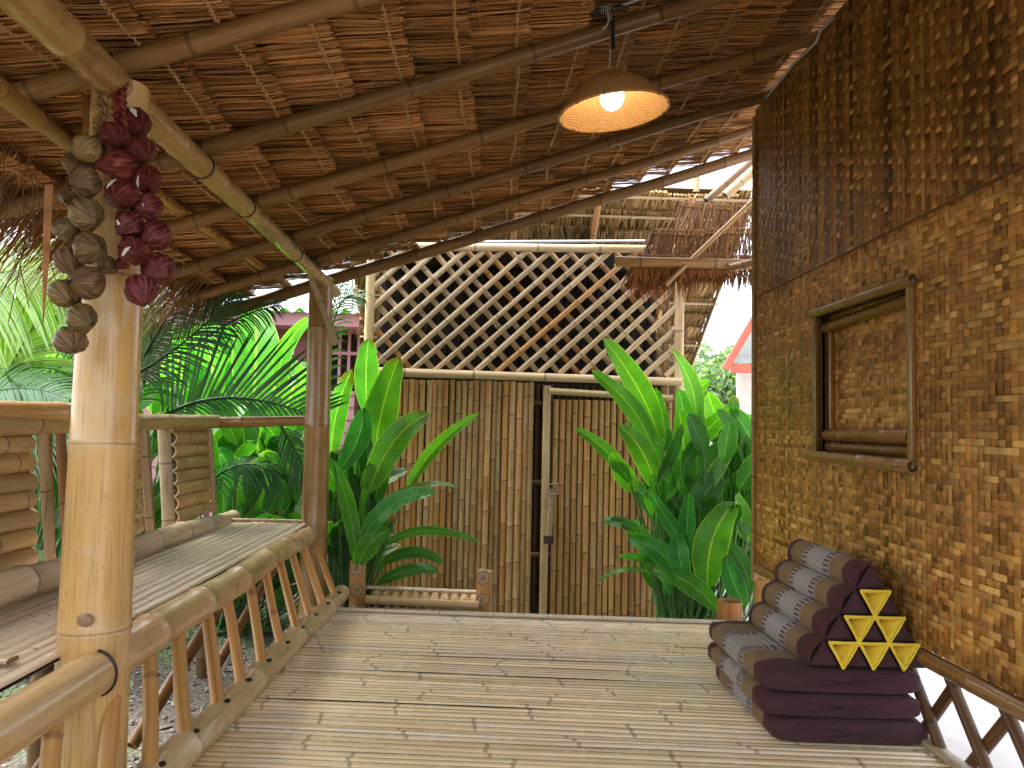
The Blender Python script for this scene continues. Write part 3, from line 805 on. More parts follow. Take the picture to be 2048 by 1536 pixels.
# seat slats
BRX, BRZ = -1.72, .47
m_ = MB()
ns = 13
for k in range(ns):
    x = -1.105-(k+.5)*(.55/ns)
    w = .55/ns*.97; L0, L1_ = -.3, 4.66
    NS = 22; ys_ = np.linspace(L0, L1_, NS); prof = [(-.5, -.008), (-.38, -.001), (-.12, .002), (.12, .002), (.38, -.001), (.5, -.008)]
    V = np.zeros((NS, 6, 3)); UVs = np.zeros((NS, 6, 2)); ou = rnd.randint(0, 50); of = rnd.random()
    wg = .003*np.sin(ys_*2+k)+.002*np.sin(ys_*5+k*2)
    for q, (a, b) in enumerate(prof):
        V[:, q, 0] = x+wg+a*w; V[:, q, 1] = ys_; V[:, q, 2] = .437+b+.004*np.sin(ys_*1.7+k)
        UVs[:, q, 0] = ou+(a+.5)*.3; UVs[:, q, 1] = of+ys_/.42
    kt = rnd.uniform(.95, 1.2)
    m_.add(V.reshape(-1, 3), gridfaces(NS, 6), UVs.reshape(-1, 2), (kt, kt, kt*.98))
m_.add([(-1.66, -.3, .424), (-1.10, -.3, .424), (-1.10, 4.64, .424), (-1.66, 4.64, .424)], [[0, 1, 2, 3]], None, (1, 1, 1), 1)  # dark sheet below the slats stands for shade between them
m_.build('seat', [M['slat'], M['voiddark']], bench)
seg_mesh(lambda m_: bar(m_, (-1.68, 1.93, .449), (-1.17, 1.90, .449), .045, .014, (.9, .85, .8)), 'cross_lath', M['weath'])
seg_mesh(lambda m_: bar(m_, (-1.68, 4.64, .449), (-1.12, 4.62, .449), .035, .014, (.9, .85, .8)), 'cross_lath', M['weath'])
for yy in (.6, 1.5, 2.35, 3.3, 4.3):
    seg_mesh(lambda m_: culm(m_, (-1.72, yy, .375), (-1.1, yy, .365), .035, tint=(.6, .6, .6)), 'seat_bearer', M['rafter'])
for (x, yy) in ((-1.66, 2.9), (-1.66, 4.5), (-1.66, 1.2)):
    seg_mesh(lambda m_: culm(m_, (x, yy, GZ), (x, yy, .40), .045, tint=(.4, .4, .4)), 'leg', M['rafter'])
for yy in (3.55, 4.35, 2.55):
    seg_mesh(lambda m_: culm(m_, (-1.15, yy, .36), (-1.35, yy-.6, -.2), .026, tint=(.9, .8, .7)), 'brace', M['rafter'])
# back: seat-back rail, top rail, panels
k0_ = W(-20, 1192, 2.30); k1_ = W(468, 1034, 4.82)
dk = (k1_-k0_).normalized()
seg_mesh(lambda m_: culm(m_, k0_-dk*1.5, k1_, .056, .050, segs=22, node=.35, wob=.008, tint=(1.15, 1.12, 1.08), nodeh=.1), 'seat_back_rail', M['weath'])
t0_ = W(-20, 828, 2.62); t1_ = W(162, 828, 3.15)
dt = (t1_-t0_).normalized()
seg_mesh(lambda m_: culm(m_, t0_-dt*2.0, t1_+dt*.35, .052, .047, segs=24, node=.7, tint=(.95, .85, .7)), 'top_rail', M['post'])
u0_ = W(200, 846, 3.3); u1_ = W(415, 843, 4.5)
du = (u1_-u0_).normalized()
seg_mesh(lambda m_: culm(m_, u0_-du*.8, u1_+du*.15, .042, .040, segs=24, node=.38, tint=(.9, .92, .85)), 'top_rail', M['backr'])
seg_mesh(lambda m_: culm(m_, W(400, 846, 4.62), W(612, 841, 4.66), .036, .030, segs=20, node=.42, tint=(.9, .8, .7)), 'end_rail', M['postdark'])
def BK(y, z):   # backrest plane leans back
    return Vector((-1.70-.05*(z-.5)/.55, y, z))
def panel(y0, y1, nrow=8):
    m_ = MB(); z0, z1 = .495, 1.055
    h = (z1-z0)/nrow
    for r_ in range(nrow):
        z = z0+(r_+.5)*h
        a = BK(y0+rnd.uniform(-.015, .015), z+rnd.uniform(-.003, .003)); b = BK(y1+rnd.uniform(-.012, .012), z+rnd.uniform(-.003, .003))
        kt = rnd.uniform(.8, 1.12)
        culm(m_, a, b, h*.56, h*.53, segs=16, node=rnd.uniform(.28, .42), tint=(kt, kt*rnd.uniform(.95, 1.02), kt*rnd.uniform(.85, 1.05)))
    return m_.build('backrest_panel', M['backr'], bench)
panel(.3, 2.83); panel(3.18, 3.66); panel(4.06, 4.55)
def stile(y, dx=.035, w=.045, lean=0.03, tint=(.85, .75, .6), z1=1.06):
    m_ = MB(); a = BK(y, .50)+Vector((dx, 0, 0)); b = BK(y-lean, z1)+Vector((dx, 0, 0))
    bar(m_, a, b, w, .028, tint, up=(1, 0, 0)); m_.build('stile', M['weath'] if dx > .03 else M['rafter'], bench)
stile(2.90); stile(2.99, -.02, .05, -.0, (1.3, 1.2, 1.1)); stile(3.13, -.03, .05)
stile(3.72); stile(3.80, -.02); stile(3.88, -.03); m_ = MB(); bar(m_, BK(3.985, .49)+Vector((.012, 0, 0)), BK(3.975, 1.05)+Vector((.012, 0, 0)), .062, .03, (.75, .7, .6), up=(0, -1, 0)); m_.build('stile', M['weath'], bench); stile(4.57, .035, .032)

for (px, py, a, lb) in ((588, 1168, .4, 'tiny orange dry leaf scrap on the floor, the one nearer the base rail'), (606, 1163, 1.4, 'tiny orange dry leaf scrap on the floor, the one farther from the base rail')):
    m_ = MB()
    c = WZ(px, py, .012); d = Vector((math.cos(a), math.sin(a), .15))*.026; w = Vector((-math.sin(a), math.cos(a), .1))*.011
    m_.add([c-d, c+w, c+d, c-w, c+Vector((0, 0, .006))], [[0, 4, 1], [1, 4, 2], [2, 4, 3], [3, 4, 0]], None, (1.6, 1.0, .5))
    tag(m_.build('fallen_leaf', M['deadleaf']), lb, 'dry leaf', 'dry leaf scraps on the floor')
# ================================================================== STEP AT THE FAR EDGE
step = thing('bamboo_step', 'small bamboo step tray between two short log posts at the floor edge', 'step', (-.4, 4.75, 0))
def stump(px, pyt, pyb, Y, pyc, parent, col_):
    m_ = MB(); culm(m_, W(px, pyb, Y)-Vector((0, 0, .3)), W(px, pyt, Y), .052, .050, segs=22, node=.5, tint=col_)
    o = m_.build('post', M['spindle'], parent)
    for py in pyc:
        m2 = MB(); c = W(px-3, py, Y-.05)
        culm(m2, c, c+Vector((0, .10, 0)), .042, segs=20, node=.4, tint=(.8, .75, .65), cap=False)
        x, yv, d = frame((0, 1, 0)); th = np.linspace(0, 2*math.pi, 21)
        rings = []
        cs = []
        for f, k_ in ((1, .5), (.85, .3), (.8, .75), (.45, .8), (.4, .45), (.01, .5)):
            rings.append(np.array(c)+np.outer(np.cos(th), x)*.042*f+np.outer(np.sin(th), yv)*.042*f); cs.append(np.tile([k_*1.2, k_, k_*.8], (21, 1)))
        m2.add(np.concatenate(rings), gridfaces(6, 21), np.tile([.3, .5], (126, 1)), np.concatenate(cs))
        m2.build('log_end', M['weath'], o)
stump(716, 1122, 1210, 4.68, (1137, 1180), step, (.8, .75, .7))
stump(969, 1142, 1220, 4.55, (1156, 1200), step, (.95, .85, .7))
m_ = MB()
for k in range(11):
    a = W(745+k*20.3, 1196+k*.4, 4.62); kt = rnd.uniform(.9, 1.15)
    culm(m_, a+Vector((0, -.02, -.03)), a+Vector((0, .22, -.02)), .031, segs=14, node=.5, tint=(kt, kt, kt*.95))
m_.build('tread', M['rail'], step)
m_ = MB(); culm(m_, W(732, 1199, 4.55), W(958, 1211, 4.48), .026, node=.7, tint=(1, .92, .8)); m_.build('front_pole', M['rail'], step)
m_ = MB(); bar(m_, W(735, 1174, 4.84), W(955, 1184, 4.78), .05, .018, (1.1, 1.1, 1.1)); m_.build('back_lath', M['slat'], step)

# bamboo cup stub near cushion
stub = thing('bamboo_cup', 'short cut bamboo cup standing behind the cushion at the floor edge', 'cup', (1.25, 4.2, 0))
m_ = MB(); c = W(1459, 1262, 4.22); culm(m_, Vector((c.x, c.y, -.02)), Vector((c.x, c.y, .098)), .070, .070, segs=26, node=.5, off=.12, tint=(.75, .6, .5), nodeh=.03); m_.build('cup', M['spindle'], stub)

# ================================================================== FENCE HUT
FY = 5.70
hut = thing('bamboo_hut', 'small bamboo enclosure with lattice, upright culm wall and thatch behind the plants', 'hut', (.2, FY, GZ))
def F_(px, py, dy=0): return W(px, py, FY+dy)
zl = F_(1000, 750).z; zt = F_(1000, 494).z
xl, xr = F_(735, 700).x, F_(1347, 700).x
# wall of upright culms
m_ = MB()
x = F_(742, 900).x
xe = F_(1062, 900).x
while x < xe:
    r_ = rnd.uniform(.019, .027); kt = rnd.uniform(.75, 1.2); hh = rnd.choice([0, 0, 0, .06, .12, -.08])
    culm(m_, (x+r_, FY+rnd.uniform(0, .012), GZ), (x+r_+rnd.uniform(-.006, .006), FY+rnd.uniform(0, .012), zl-.05+rnd.uniform(-.006, .004)), r_, r_*.93, segs=10, node=rnd.uniform(.26, .36), tint=(kt*(1+hh*1.2), kt, kt*(1-hh*2.0)), cap=True, nodeh=.08)
    x += 2*r_+rnd.uniform(-.002, .003)
m_.build('culm_wall', M['fence'], hut)
# dark inner wall seen through the door gap
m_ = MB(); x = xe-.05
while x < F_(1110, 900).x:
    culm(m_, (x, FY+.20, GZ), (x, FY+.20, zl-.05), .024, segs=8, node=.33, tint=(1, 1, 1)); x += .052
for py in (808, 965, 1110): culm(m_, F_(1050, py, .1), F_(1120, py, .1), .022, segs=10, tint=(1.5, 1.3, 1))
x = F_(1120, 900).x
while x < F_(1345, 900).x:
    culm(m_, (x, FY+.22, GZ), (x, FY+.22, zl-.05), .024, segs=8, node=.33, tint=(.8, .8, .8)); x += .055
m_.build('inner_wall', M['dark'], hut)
# door
door = bpy.data.objects.new('door', None); col.objects.link(door); door.parent = hut
bpy.context.view_layer.update()
door.location = Vector((F_(1090, 900).x, FY-.03, GZ))-Vector(hut.location); bpy.context.view_layer.update()
m_ = MB(); x = F_(1104, 900).x; xe2 = F_(1345, 900).x
zd = F_(1150, 800).z
while x < xe2:
    r_ = rnd.uniform(.020, .027); kt = rnd.uniform(.62, 1.0)
    culm(m_, (x+r_, FY-.03, GZ+.03), (x+r_, FY-.03, zd), r_, r_*.95, segs=12, node=rnd.uniform(.3, .42), tint=(kt, kt*rnd.uniform(.9, 1), kt*rnd.uniform(.75, .95)), nodeh=.08)
    x += 2*r_+.003
m_.build('door_leaf', M['fence'], door)
m_ = MB()
bar(m_, (F_(1091, 900).x, FY-.05, GZ+.02), (F_(1091, 900).x, FY-.05, F_(1090, 772).z), .058, .035, (1.0, .95, .85), up=(0, -1, 0))
culm(m_, F_(1098, 782, -.07), F_(1345, 796, -.07), .027, .024, node=.5, tint=(.95, .95, .9))
m_.build('door_frame', M['rail'], door)
m_ = MB()
bar(m_, F_(1103, 978, -.08), F_(1097, 1075, -.09), .045, .03, (.75, .65, .55), up=(0, -1, 0))
box(m_, F_(1088, 1072, -.11), F_(1106, 1086, -.07), (.12, .1, .1))
m_.build('handle', M['weath'], door)
m_ = MB()
for (a, b) in (((1098, 968), (1116, 968)), ((1098, 988), (1116, 988)), ((1098, 968), (1098, 988)), ((1116, 968), (1116, 988))):
    tube(m_, [F_(*a, -.10), F_(*b, -.10)], .004)
m_.build('latch', simple('rusty_metal', (.35, .33, .32), .4, 40, .3, metal=.6), door)
# beams, posts
m_ = MB()
culm(m_, F_(720, 742, -.06), F_(1362, 764, -.06), .034, .031, segs=18, node=.55, tint=(1.1, 1.1, 1.05))
m_.build('middle_beam', M['lattice'], hut)
m_ = MB(); culm(m_, F_(715, 492, -.04), F_(1380, 499, -.04), .032, .030, segs=18, node=.5, tint=(1.08, 1.08, 1.05)); m_.build('top_beam', M['lattice'], hut)
m_ = MB(); culm(m_, (xl+.01, FY-.02, GZ), (xl+.01, FY-.02, zt+.02), .036, segs=16, node=.6, tint=(1.1, 1.05, .9)); m_.build('post', M['lattice'], hut)
m_ = MB(); culm(m_, (xr+.035, FY-.02, GZ), (xr+.035, FY-.02, zt+.05), .040, segs=18, node=.6, tint=(1.1, 1.1, 1.05)); m_.build('post', M['lattice'], hut)
m_ = MB(); culm(m_, (xr-.05, FY+.05, GZ), (xr-.05, FY+.05, zt), .03, segs=14, node=.4, tint=(.85, .7, .6)); m_.build('post', M['lattice'], hut)
# small corner stub + white sheet roof line bits
# lattice: two layers of diagonal culms
def clip_line(x0, z0, dx, dz, X0, X1, Z0, Z1):
    ts = []
    for (p_, d, lo, hi) in ((x0, dx, X0, X1), (z0, dz, Z0, Z1)):
        ts.append(sorted(((lo-p_)/d, (hi-p_)/d)))
    a = max(ts[0][0], ts[1][0]); b = min(ts[0][1], ts[1][1])
    return (a, b) if b-a > .05 else None
m_ = MB()
Lx0, Lx1, Lz0, Lz1 = xl+.03, xr+.01, zl+.02, zt-.015
sp = .162
for lay, sg, ydep in ((0, 1, -.02), (1, -1, .03)):
    k = -30
    for k in range(-25, 40):
        x0 = Lx0+k*sp+rnd.uniform(-.008, .008)
        ang = R(45+rnd.uniform(-1.2, 1.2) + (2 if lay else -2)); dx, dz = math.cos(ang)*sg, math.sin(ang)
        c = clip_line(x0, Lz0, dx, dz, Lx0, Lx1, Lz0, Lz1)
        if not c: continue
        a, b = c; r_ = rnd.uniform(.019, .0235); kt = rnd.uniform(.78, 1.05); tn = (kt, kt, kt)
        if rnd.random() < .15: tn = (.95, .68, .42)
        culm(m_, (x0+dx*a, FY+ydep, Lz0+dz*a), (x0+dx*b, FY+ydep, Lz0+dz*b), r_, segs=10, node=rnd.uniform(.28, .4), tint=tn, nodeh=.07)
m_.build('lattice', M['lattice'], hut)
# hut roof: far slope seen from inside
m_ = MB()
ys_, zs_ = 6.05, 3.05; ye_, ze_ = 8.9, 1.15
dv = np.array([0, ye_-ys_, ze_-zs_]); Ls = np.linalg.norm(dv); dv /= Ls; uv_ = np.array([0, -dv[2], dv[1]]); uv_ = -uv_ if uv_[2] > 0 else uv_
rows = int(Ls/.21)
thatch(m_, (-1.35, ys_, zs_), (1, 0, 0), dv, uv_, rows, .21, .34, 3.5, dens=.008, wid=.008, drop=.02, rise=.03, jit=.14, seg=2)
P_ = np.array([-1.35, ys_, zs_])-uv_*.05; Q_ = P_+dv*Ls
m_.add([P_, P_+np.array([3.5, 0, 0]), Q_+np.array([3.5, 0, 0]), Q_], [[0, 1, 2, 3]], None, (.3, .25, .2))
m_.build('thatch', M['thatchbg'], hut, smooth=False)
m_ = MB()
for k in range(0, rows):
    c = np.array([-1.38, ys_, zs_])+dv*(k*.21+.05)+uv_*.03
    if k in (0, 1, 3, 6, 9): culm(m_, c, c+np.array([3.56, 0, 0]), .013, segs=8, tint=(.9, .85, .8))
for px in (1032, 1198, 1380):
    a = W(px, 372, 6.1); a = np.array([a.x, ys_, zs_])+uv_*.05; culm(m_, a, a+dv*Ls*.9, .028, segs=12, node=.5, tint=(1.0, .7, .45))
a = np.array([2.15, ys_, zs_])+uv_*.02; bar(m_, a, a+dv*Ls, .06, .02, (.8, .75, .65), up=(1, 0, 0))
m_.build('roof_pole', M['lattice'], hut)
# near slope fringe on the left side and dark interior side walls
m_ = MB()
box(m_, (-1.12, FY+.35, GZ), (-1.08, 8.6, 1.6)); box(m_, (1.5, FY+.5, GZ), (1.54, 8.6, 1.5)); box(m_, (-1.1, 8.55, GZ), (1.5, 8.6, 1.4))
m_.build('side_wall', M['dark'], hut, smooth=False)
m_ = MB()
box(m_, (xl, FY+.62, GZ), (xr, FY+.66, zt-.01)); box(m_, (xl, FY+.02, zt-.03), (xr, FY+.62, zt-.01))  # back and lid added to keep light out behind the lattice
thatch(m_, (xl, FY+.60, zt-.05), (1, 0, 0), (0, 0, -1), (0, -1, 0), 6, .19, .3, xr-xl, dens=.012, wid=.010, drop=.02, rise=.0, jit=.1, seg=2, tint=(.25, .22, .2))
m_.build('thatch_shade_box', [M['voiddark']], hut, smooth=False)  # thatch rows and box in near black, shade put into the colour
m_ = MB()
pc = W(900, 478, 5.95)
tube(m_, [W(880, 484, 5.9), W(1290, 482, 5.9)], .012, (1, 1, 1)); m_.build('water_pipe', simple('pale_pipe', (.6, .62, .68), .4), hut)

# ================================================================== AWNING AT RIGHT
aw = thing('thatch_awning', 'dark ragged thatch flap on a bamboo pole between the hut and the woven wall', 'awning', (1.4, 4.8, 2.1))
AY = 4.95
a0 = W(1230, 523, AY); a1 = W(1560, 530, AY)
m_ = MB(); culm(m_, a0, a1, .036, .034, segs=20, node=.5, tint=(.8, .68, .6)); m_.build('pole', M['backr'], aw)
m_ = MB()
culm(m_, W(1330, 570, AY-.05), W(1510, 398, AY+.1), .017, segs=12, tint=(.8, .7, .55))
culm(m_, W(1462, 535, AY-.05), W(1530, 520, AY-.3), .03, segs=14, tint=(.7, .6, .5))
m_.build('brace', M['backr'], aw)
m_ = MB()
U2 = np.array([0, -.80, -.6])
for (pxa, pxb, py, Yt, Ln) in ((1358, 1580, 402, 5.30, .32), (1300, 1580, 456, 5.16, .32), (1272, 1580, 512, 5.04, .30)):
    A0 = W(pxa, py, Yt); A1 = W(pxb, py+4, Yt)
    thatch(m_, A0, np.array((A1-A0).normalized()), (-.25, -.42, -.87), U2, 1, .2, Ln, (A1-A0).length, dens=.004, wid=.006, jit=.12, drop=.012, rise=.0, layers=2, tint=(.33, .29, .26), tw=(.03,))
# fringe hanging under the pole
n = 620
for q in range(n):
    t = rnd.random()**1.5; a = W(1272+t*205, 520, AY+.03); L = rnd.uniform(.10, .30)*(1 if t < .55 else .6)
    d = Vector((rnd.gauss(-.05, .22), rnd.gauss(0, .15), -1)); b = a+d*L*.6; c = b+Vector((d.x*.8+rnd.gauss(0, .15), 0, -1))*L*.4
    w = Vector((.003, 0, 0)); k_ = rnd.uniform(.4, 1.1)
    m_.add([a-w, a+w, b-w, b+w, c-w*.3, c+w*.3], [[0, 1, 3, 2], [2, 3, 5, 4]], None, (k_*1.1, k_*.85, k_*.75))
m_.build('thatch', [M['thatch'], M['twine']], aw, smooth=False)
for (a_, b_, Y_, r_, t_) in (((1412, 402), (1540, 292), 5.7, .03, (.35, .3, .3)), ((1450, 392), (1540, 312), 5.6, .038, (1.0, .95, .85)), ((1392, 385), (1392, 350), 6.1, .03, (1.1, 1.1, 1.0))):
    m_ = MB(); culm(m_, W(*a_, Y_), W(*b_, Y_), r_, segs=14, tint=t_); m_.build('upper_pole', M['lattice'], aw)

# ================================================================== PENDANT LAMP
LY = 2.62
lc = W(1227, 224, LY)
lamp = thing('pendant_lamp', 'lit lamp with a round woven bamboo shade hanging under the roof', 'lamp', lc)
Rl, Hl = .199, .155
rotl = Matrix.Rotation(R(-7), 3, 'Y') @ Matrix.Rotation(R(3), 3, 'X')
def shade_mat():
    m, nt, o = newmat('woven_lamp_shade')
    uv = N(nt, 'UVMap').outputs[0]
    br = N(nt, 'TexBrick', Scale=11); lk(nt, uv, br.inputs[0]); br.inputs['Mortar Size'].default_value = .045
    br.inputs['Color1'].default_value = (.62, .36, .14, 1); br.inputs['Color2'].default_value = (.50, .28, .10, 1); br.inputs['Mortar'].default_value = (.16, .07, .02, 1)
    br.inputs['Brick Width'].default_value = .9; br.inputs['Row Height'].default_value = .35
    b = N(nt, 'BsdfPrincipled', Roughness=.5); lk(nt, br.outputs[0], b.inputs['Base Color'])
    bp = N(nt, 'Bump', Strength=.4, Distance=.003); lk(nt, br.outputs[1], bp.inputs['Height']); lk(nt, bp.outputs[0], b.inputs['Normal'])
    t = N(nt, 'BsdfTranslucent'); t.inputs[0].default_value = (.30, .10, .02, 1)
    ms = N(nt, 'MixShader'); ms.inputs[0].default_value = .10
    lk(nt, b.outputs[0], ms.inputs[1]); lk(nt, t.outputs[0], ms.inputs[2]); lk(nt, ms.outputs[0], o.inputs[0]); return m
m_ = MB()
prof = [(1.0, 0), (.95, .12), (.85, .30), (.72, .48), (.58, .63), (.43, .76), (.30, .86), (.17, .94), (.05, 1.0)]
nseg = 64; rows_ = []
for off_ in (0, -.004):
    rng = []
    for (f, h) in prof:
        for k in range(nseg+1):
            a = 2*math.pi*k/nseg
            v = Vector(((Rl*f+off_)*math.cos(a), (Rl*f+off_)*math.sin(a), Hl*h+off_))
            rng.append(np.array(lc+rotl @ v))
    uvs = [((Rl*f*math.cos(2*math.pi*k/nseg)+Rl*f*math.sin(2*math.pi*k/nseg))*4, (Rl*f*math.sin(2*math.pi*k/nseg)-Rl*f*math.cos(2*math.pi*k/nseg))*4) for (f, h) in prof for k in range(nseg+1)]
    ff = gridfaces(len(prof), nseg+1)
    m_.add(rng, ff if off_ == 0 else ff[:, ::-1], uvs)
m_.build('shade', shade_mat(), lamp)
m_ = MB(); torus(m_, lc, rotl @ Vector((0, 0, 1)), Rl, .006, (1.2, 1, .8), seg=64, s2=8)
for k in range(12):
    a = 2*math.pi*k/12+.2; c = lc+rotl @ Vector((Rl*math.cos(a), Rl*math.sin(a), 0)); torus(m_, c, rotl @ Vector((-math.sin(a), math.cos(a), 0)), .0075, .0012, (.1, .07, .05), seg=10, s2=4)
m_.build('rim', M['spindle'], lamp)
bm_, nt, o_ = newmat('glowing_bulb'); e = N(nt, 'Emission', Strength=6.5); e.inputs[0].default_value = (1.0, .80, .55, 1); lk(nt, e.outputs[0], o_.inputs[0])
m_ = MB(); bc = lc+rotl @ Vector((0, 0, .055)); blob(m_, bc, (.043, .043, .048), nu=24, nv=16)
m_.build('bulb', bm_, lamp)
m_ = MB(); culm(m_, bc+Vector((0, 0, .04)), lc+rotl @ Vector((0, 0, Hl)), .018, segs=14, node=5); m_.build('socket', simple('white_socket', (.6, .6, .58), .4), lamp)
ap = lc+rotl @ Vector((0, 0, Hl)); hook = W(1222, 30, LY+.03)
m_ = MB(); tube(m_, [ap, ap+(hook-ap)*.5+Vector((.002, 0, 0)), hook], .0028, (.9, .9, .9)); m_.build('cord', M['cable'], lamp)
m_ = MB(); tube(m_, [W(1226, 97, LY), W(1225, 42, LY)], .0085, (1, 1, 1)); m_.build('cord_sleeve', M['wire'], lamp)
m_ = MB()
tube(m_, [W(1180, 26, LY-.02), W(1196, 22, LY-.02), W(1240, 15, LY-.02), W(1256, 20, LY-.02)], [.014, .010, .011, .009])
m_.build('tape_joint', M['wire'], lamp)
m_ = MB()
for k in range(5): torus(m_, W(1202+k*4, 20-k*.6, LY-.02), (1, 0, .1), .013, .0016, (.3, .8, 1), seg=14, s2=4)
tube(m_, bez(W(1215, 25, LY-.02), W(1222, 50, LY-.03), W(1205, 58, LY-.02)), .003, (1, 1, 1)); m_.build('wire_coil', M['cable'], lamp)
m_ = MB(); tube(m_, [W(1236, 14, LY-.02), W(1290, -6, LY-.0), W(1400, -60, LY)], .006, (1.6, 1.6, 1.6)); m_.build('feed_cable', M['cable'], lamp)

# ================================================================== BULB STRINGS
def bulb_mat(name, c1, c2, c3):
    m, nt, o = newmat(name)
    uv = N(nt, 'UVMap').outputs[0]; mp = N(nt, 'Mapping'); lk(nt, uv, mp.inputs[0]); mp.inputs['Scale'].default_value = (16, 1.2, 1)
    f = noise(nt, mp.outputs[0], 2.2, 5, .65)
    tc = N(nt, 'TexCoord').outputs['Object']
    c = ramp(nt, f, [(.34, c1), (.50, c2), (.66, c3)])
    c = mix(nt, 1.0, c, col_attr(nt), 'MULTIPLY')
    b = N(nt, 'BsdfPrincipled', Roughness=.42); lk(nt, c, b.inputs['Base Color']); b.inputs['Specular IOR Level'].default_value = .3
    bp = N(nt, 'Bump', Strength=.7, Distance=.004); lk(nt, f, bp.inputs['Height']); lk(nt, bp.outputs[0], b.inputs['Normal'])
    lk(nt, b.outputs[0], o.inputs[0]); return m
M['red'] = bulb_mat('red_husk', (.025, .004, .005), (.10, .012, .013), (.27, .085, .055))
M['tan'] = bulb_mat('tan_husk', (.035, .02, .008), (.17, .105, .042), (.34, .235, .11))
M['peel'] = simple('pale_peel', (.62, .58, .54), .5, 40, .2)
def husk(px, py, rpx, Y, mat, parent, squash=1.0):
    c = W(px, py, Y); r = rpx/1480*Y
    # stem points outward/downward or to the side
    ax = Vector((rnd.uniform(-.8, .9), rnd.uniform(-.9, -.3), rnd.uniform(-.9, .3))).normalized()
    q = Vector((0, 0, 1)).rotation_difference(ax).to_matrix().to_4x4()
    ph = rnd.uniform(0, 6)
    def f(V):
        z = V[:, 2]; rad = np.sqrt(V[:, 0]**2+V[:, 1]**2); th = np.arctan2(V[:, 1], V[:, 0])
        wr = 1+.03*np.sin(th*11+ph)+.07*np.sin(th*2+ph)*np.cos(z*2+ph)+.04*np.sin(th*3+z*3+ph)+.03*np.sin(th*5+ph*2)+.015*np.sin(th*23)
        out = V.copy(); out[:, 0] *= wr; out[:, 1] *= wr
        out[:, 2] = np.where(z > .8, z+(z-.8)*1.6, z*.93)
        k = np.where(z > .8, 1-(z-.8)*1.5, 1); out[:, 0] *= k; out[:, 1] *= k
        return out
    m_ = MB(); kt = rnd.uniform(.75, 1.25)
    blob(m_, c, (r, r*.96, r*squash), (kt, kt*rnd.uniform(.85, 1.1), kt*rnd.uniform(.85, 1.1)), nu=44, nv=22, rot=q, f=f)
    # dry tuft at the tip
    for k in range(12):
        a = c+ax*r*1.05; d = (ax+Vector((rnd.gauss(0, .5), rnd.gauss(0, .5), rnd.gauss(0, .5)))).normalized()
        tube(m_, [a-ax*.004, a+d*r*rnd.uniform(.2, .45)], .0009, (.6, .5, .45), seg=4)
    m_.build('bulb', mat, parent)
    return c, r, ax
rs = thing('shallot_string', 'braided string of dark red shallot bulbs hanging on the near post', 'hanging string', W(240, 160, 1.97), 'strings of dried bulbs on the post')
reds = [(230, 272, 29, 1.93), (272, 246, 30, 1.99), (281, 302, 30, 1.98), (237, 331, 32, 1.92), (293, 359, 30, 1.97), (243, 389, 32, 1.91), (298, 413, 28, 1.97), (258, 448, 29, 1.91), (313, 471, 30, 1.95), (270, 502, 31, 1.90), (321, 538, 31, 1.94), (282, 580, 32, 1.90), (245, 527, 13, 1.95)]
for i, q in enumerate(reds):
    c, r, ax = husk(*q, M['red'], rs)
    if i in (1, 5, 4, 6, 7, 9):
        m_ = MB()
        base = Vector((rnd.uniform(-.5, .5), -.9, rnd.uniform(-.5, .5))).normalized()
        t1 = base.cross(Vector((0, 0, 1))).normalized(); t2 = base.cross(t1)
        an = rnd.uniform(0, 3); L_ = r*rnd.uniform(.35, .6); w_ = r*rnd.uniform(.12, .25)
        V = []
        for k in range(6):
            for s_ in (-1, 1):
                f1 = (k/5-.5)*2*L_; f2 = s_*w_*(1-abs(k/5-.5)*1.6)*rnd.uniform(.6, 1.2)
                v = base*r+t1*(math.cos(an)*f1-math.sin(an)*f2)+t2*(math.sin(an)*f1+math.cos(an)*f2)
                V.append(np.array(c+v.normalized()*r*1.05))
        m_.add(V, gridfaces(6, 2)); m_.build('pale_peel', M['peel'], rs)
def braid(pts, r, mat, parent, tint):
    m_ = MB(); pts = [Vector(p_) for p_ in pts]
    n = 60
    for s in range(3):
        P = []
        for i in range(n+1):
            t = i/n*(len(pts)-1); k = min(int(t), len(pts)-2); c = pts[k].lerp(pts[k+1], t-k)
            a = i/n*16+s*2.094; P.append(c+Vector((math.cos(a)*r, math.sin(2*a)*r*.5-.004, 0)))
        tube(m_, P, r*.62, np.array(tint)*rnd.uniform(.8, 1.2), seg=7)
    for i in range(160):
        t = rnd.random()*(len(pts)-1); k = min(int(t), len(pts)-2); c = pts[k].lerp(pts[k+1], t-k)
        d = Vector((rnd.gauss(0, 1), -abs(rnd.gauss(0, .6)), rnd.gauss(0, .6))).normalized()
        tube(m_, [c+d*r*.9, c+d*r*rnd.uniform(1.6, 2.5)], .0012, tint, seg=4)
    m_.build('braid', mat, parent)
braid([W(238, 152, 1.99), W(240, 200, 1.96), W(245, 260, 1.95)], .0115, M['red'], rs, (1.6, 1.3, 1.3))
braid([W(245, 260, 1.96), W(262, 350, 1.95), W(275, 450, 1.95), W(296, 560, 1.94)], .008, M['red'], rs, (.7, .7, .7))
gs = thing('garlic_string', 'braided string of dull tan husk bulbs on the left side of the near post', 'hanging string', W(212, 150, 1.97), 'strings of dried bulbs on the post')
tans = [(174, 297, 30, 1.88), (150, 328, 23, 1.95), (170, 363, 32, 1.88), (140, 395, 20, 1.96), (172, 429, 34, 1.87), (134, 460, 25, 1.93), (180, 497, 33, 1.87), (139, 521, 29, 1.92), (178, 566, 34, 1.86), (128, 588, 29, 1.90), (163, 637, 30, 1.87), (141, 681, 30, 1.88), (215, 530, 20, 1.95), (200, 300, 16, 1.97)]
for i, q in enumerate(tans):
    husk(*q, M['tan'], gs, rnd.uniform(.85, 1.0))
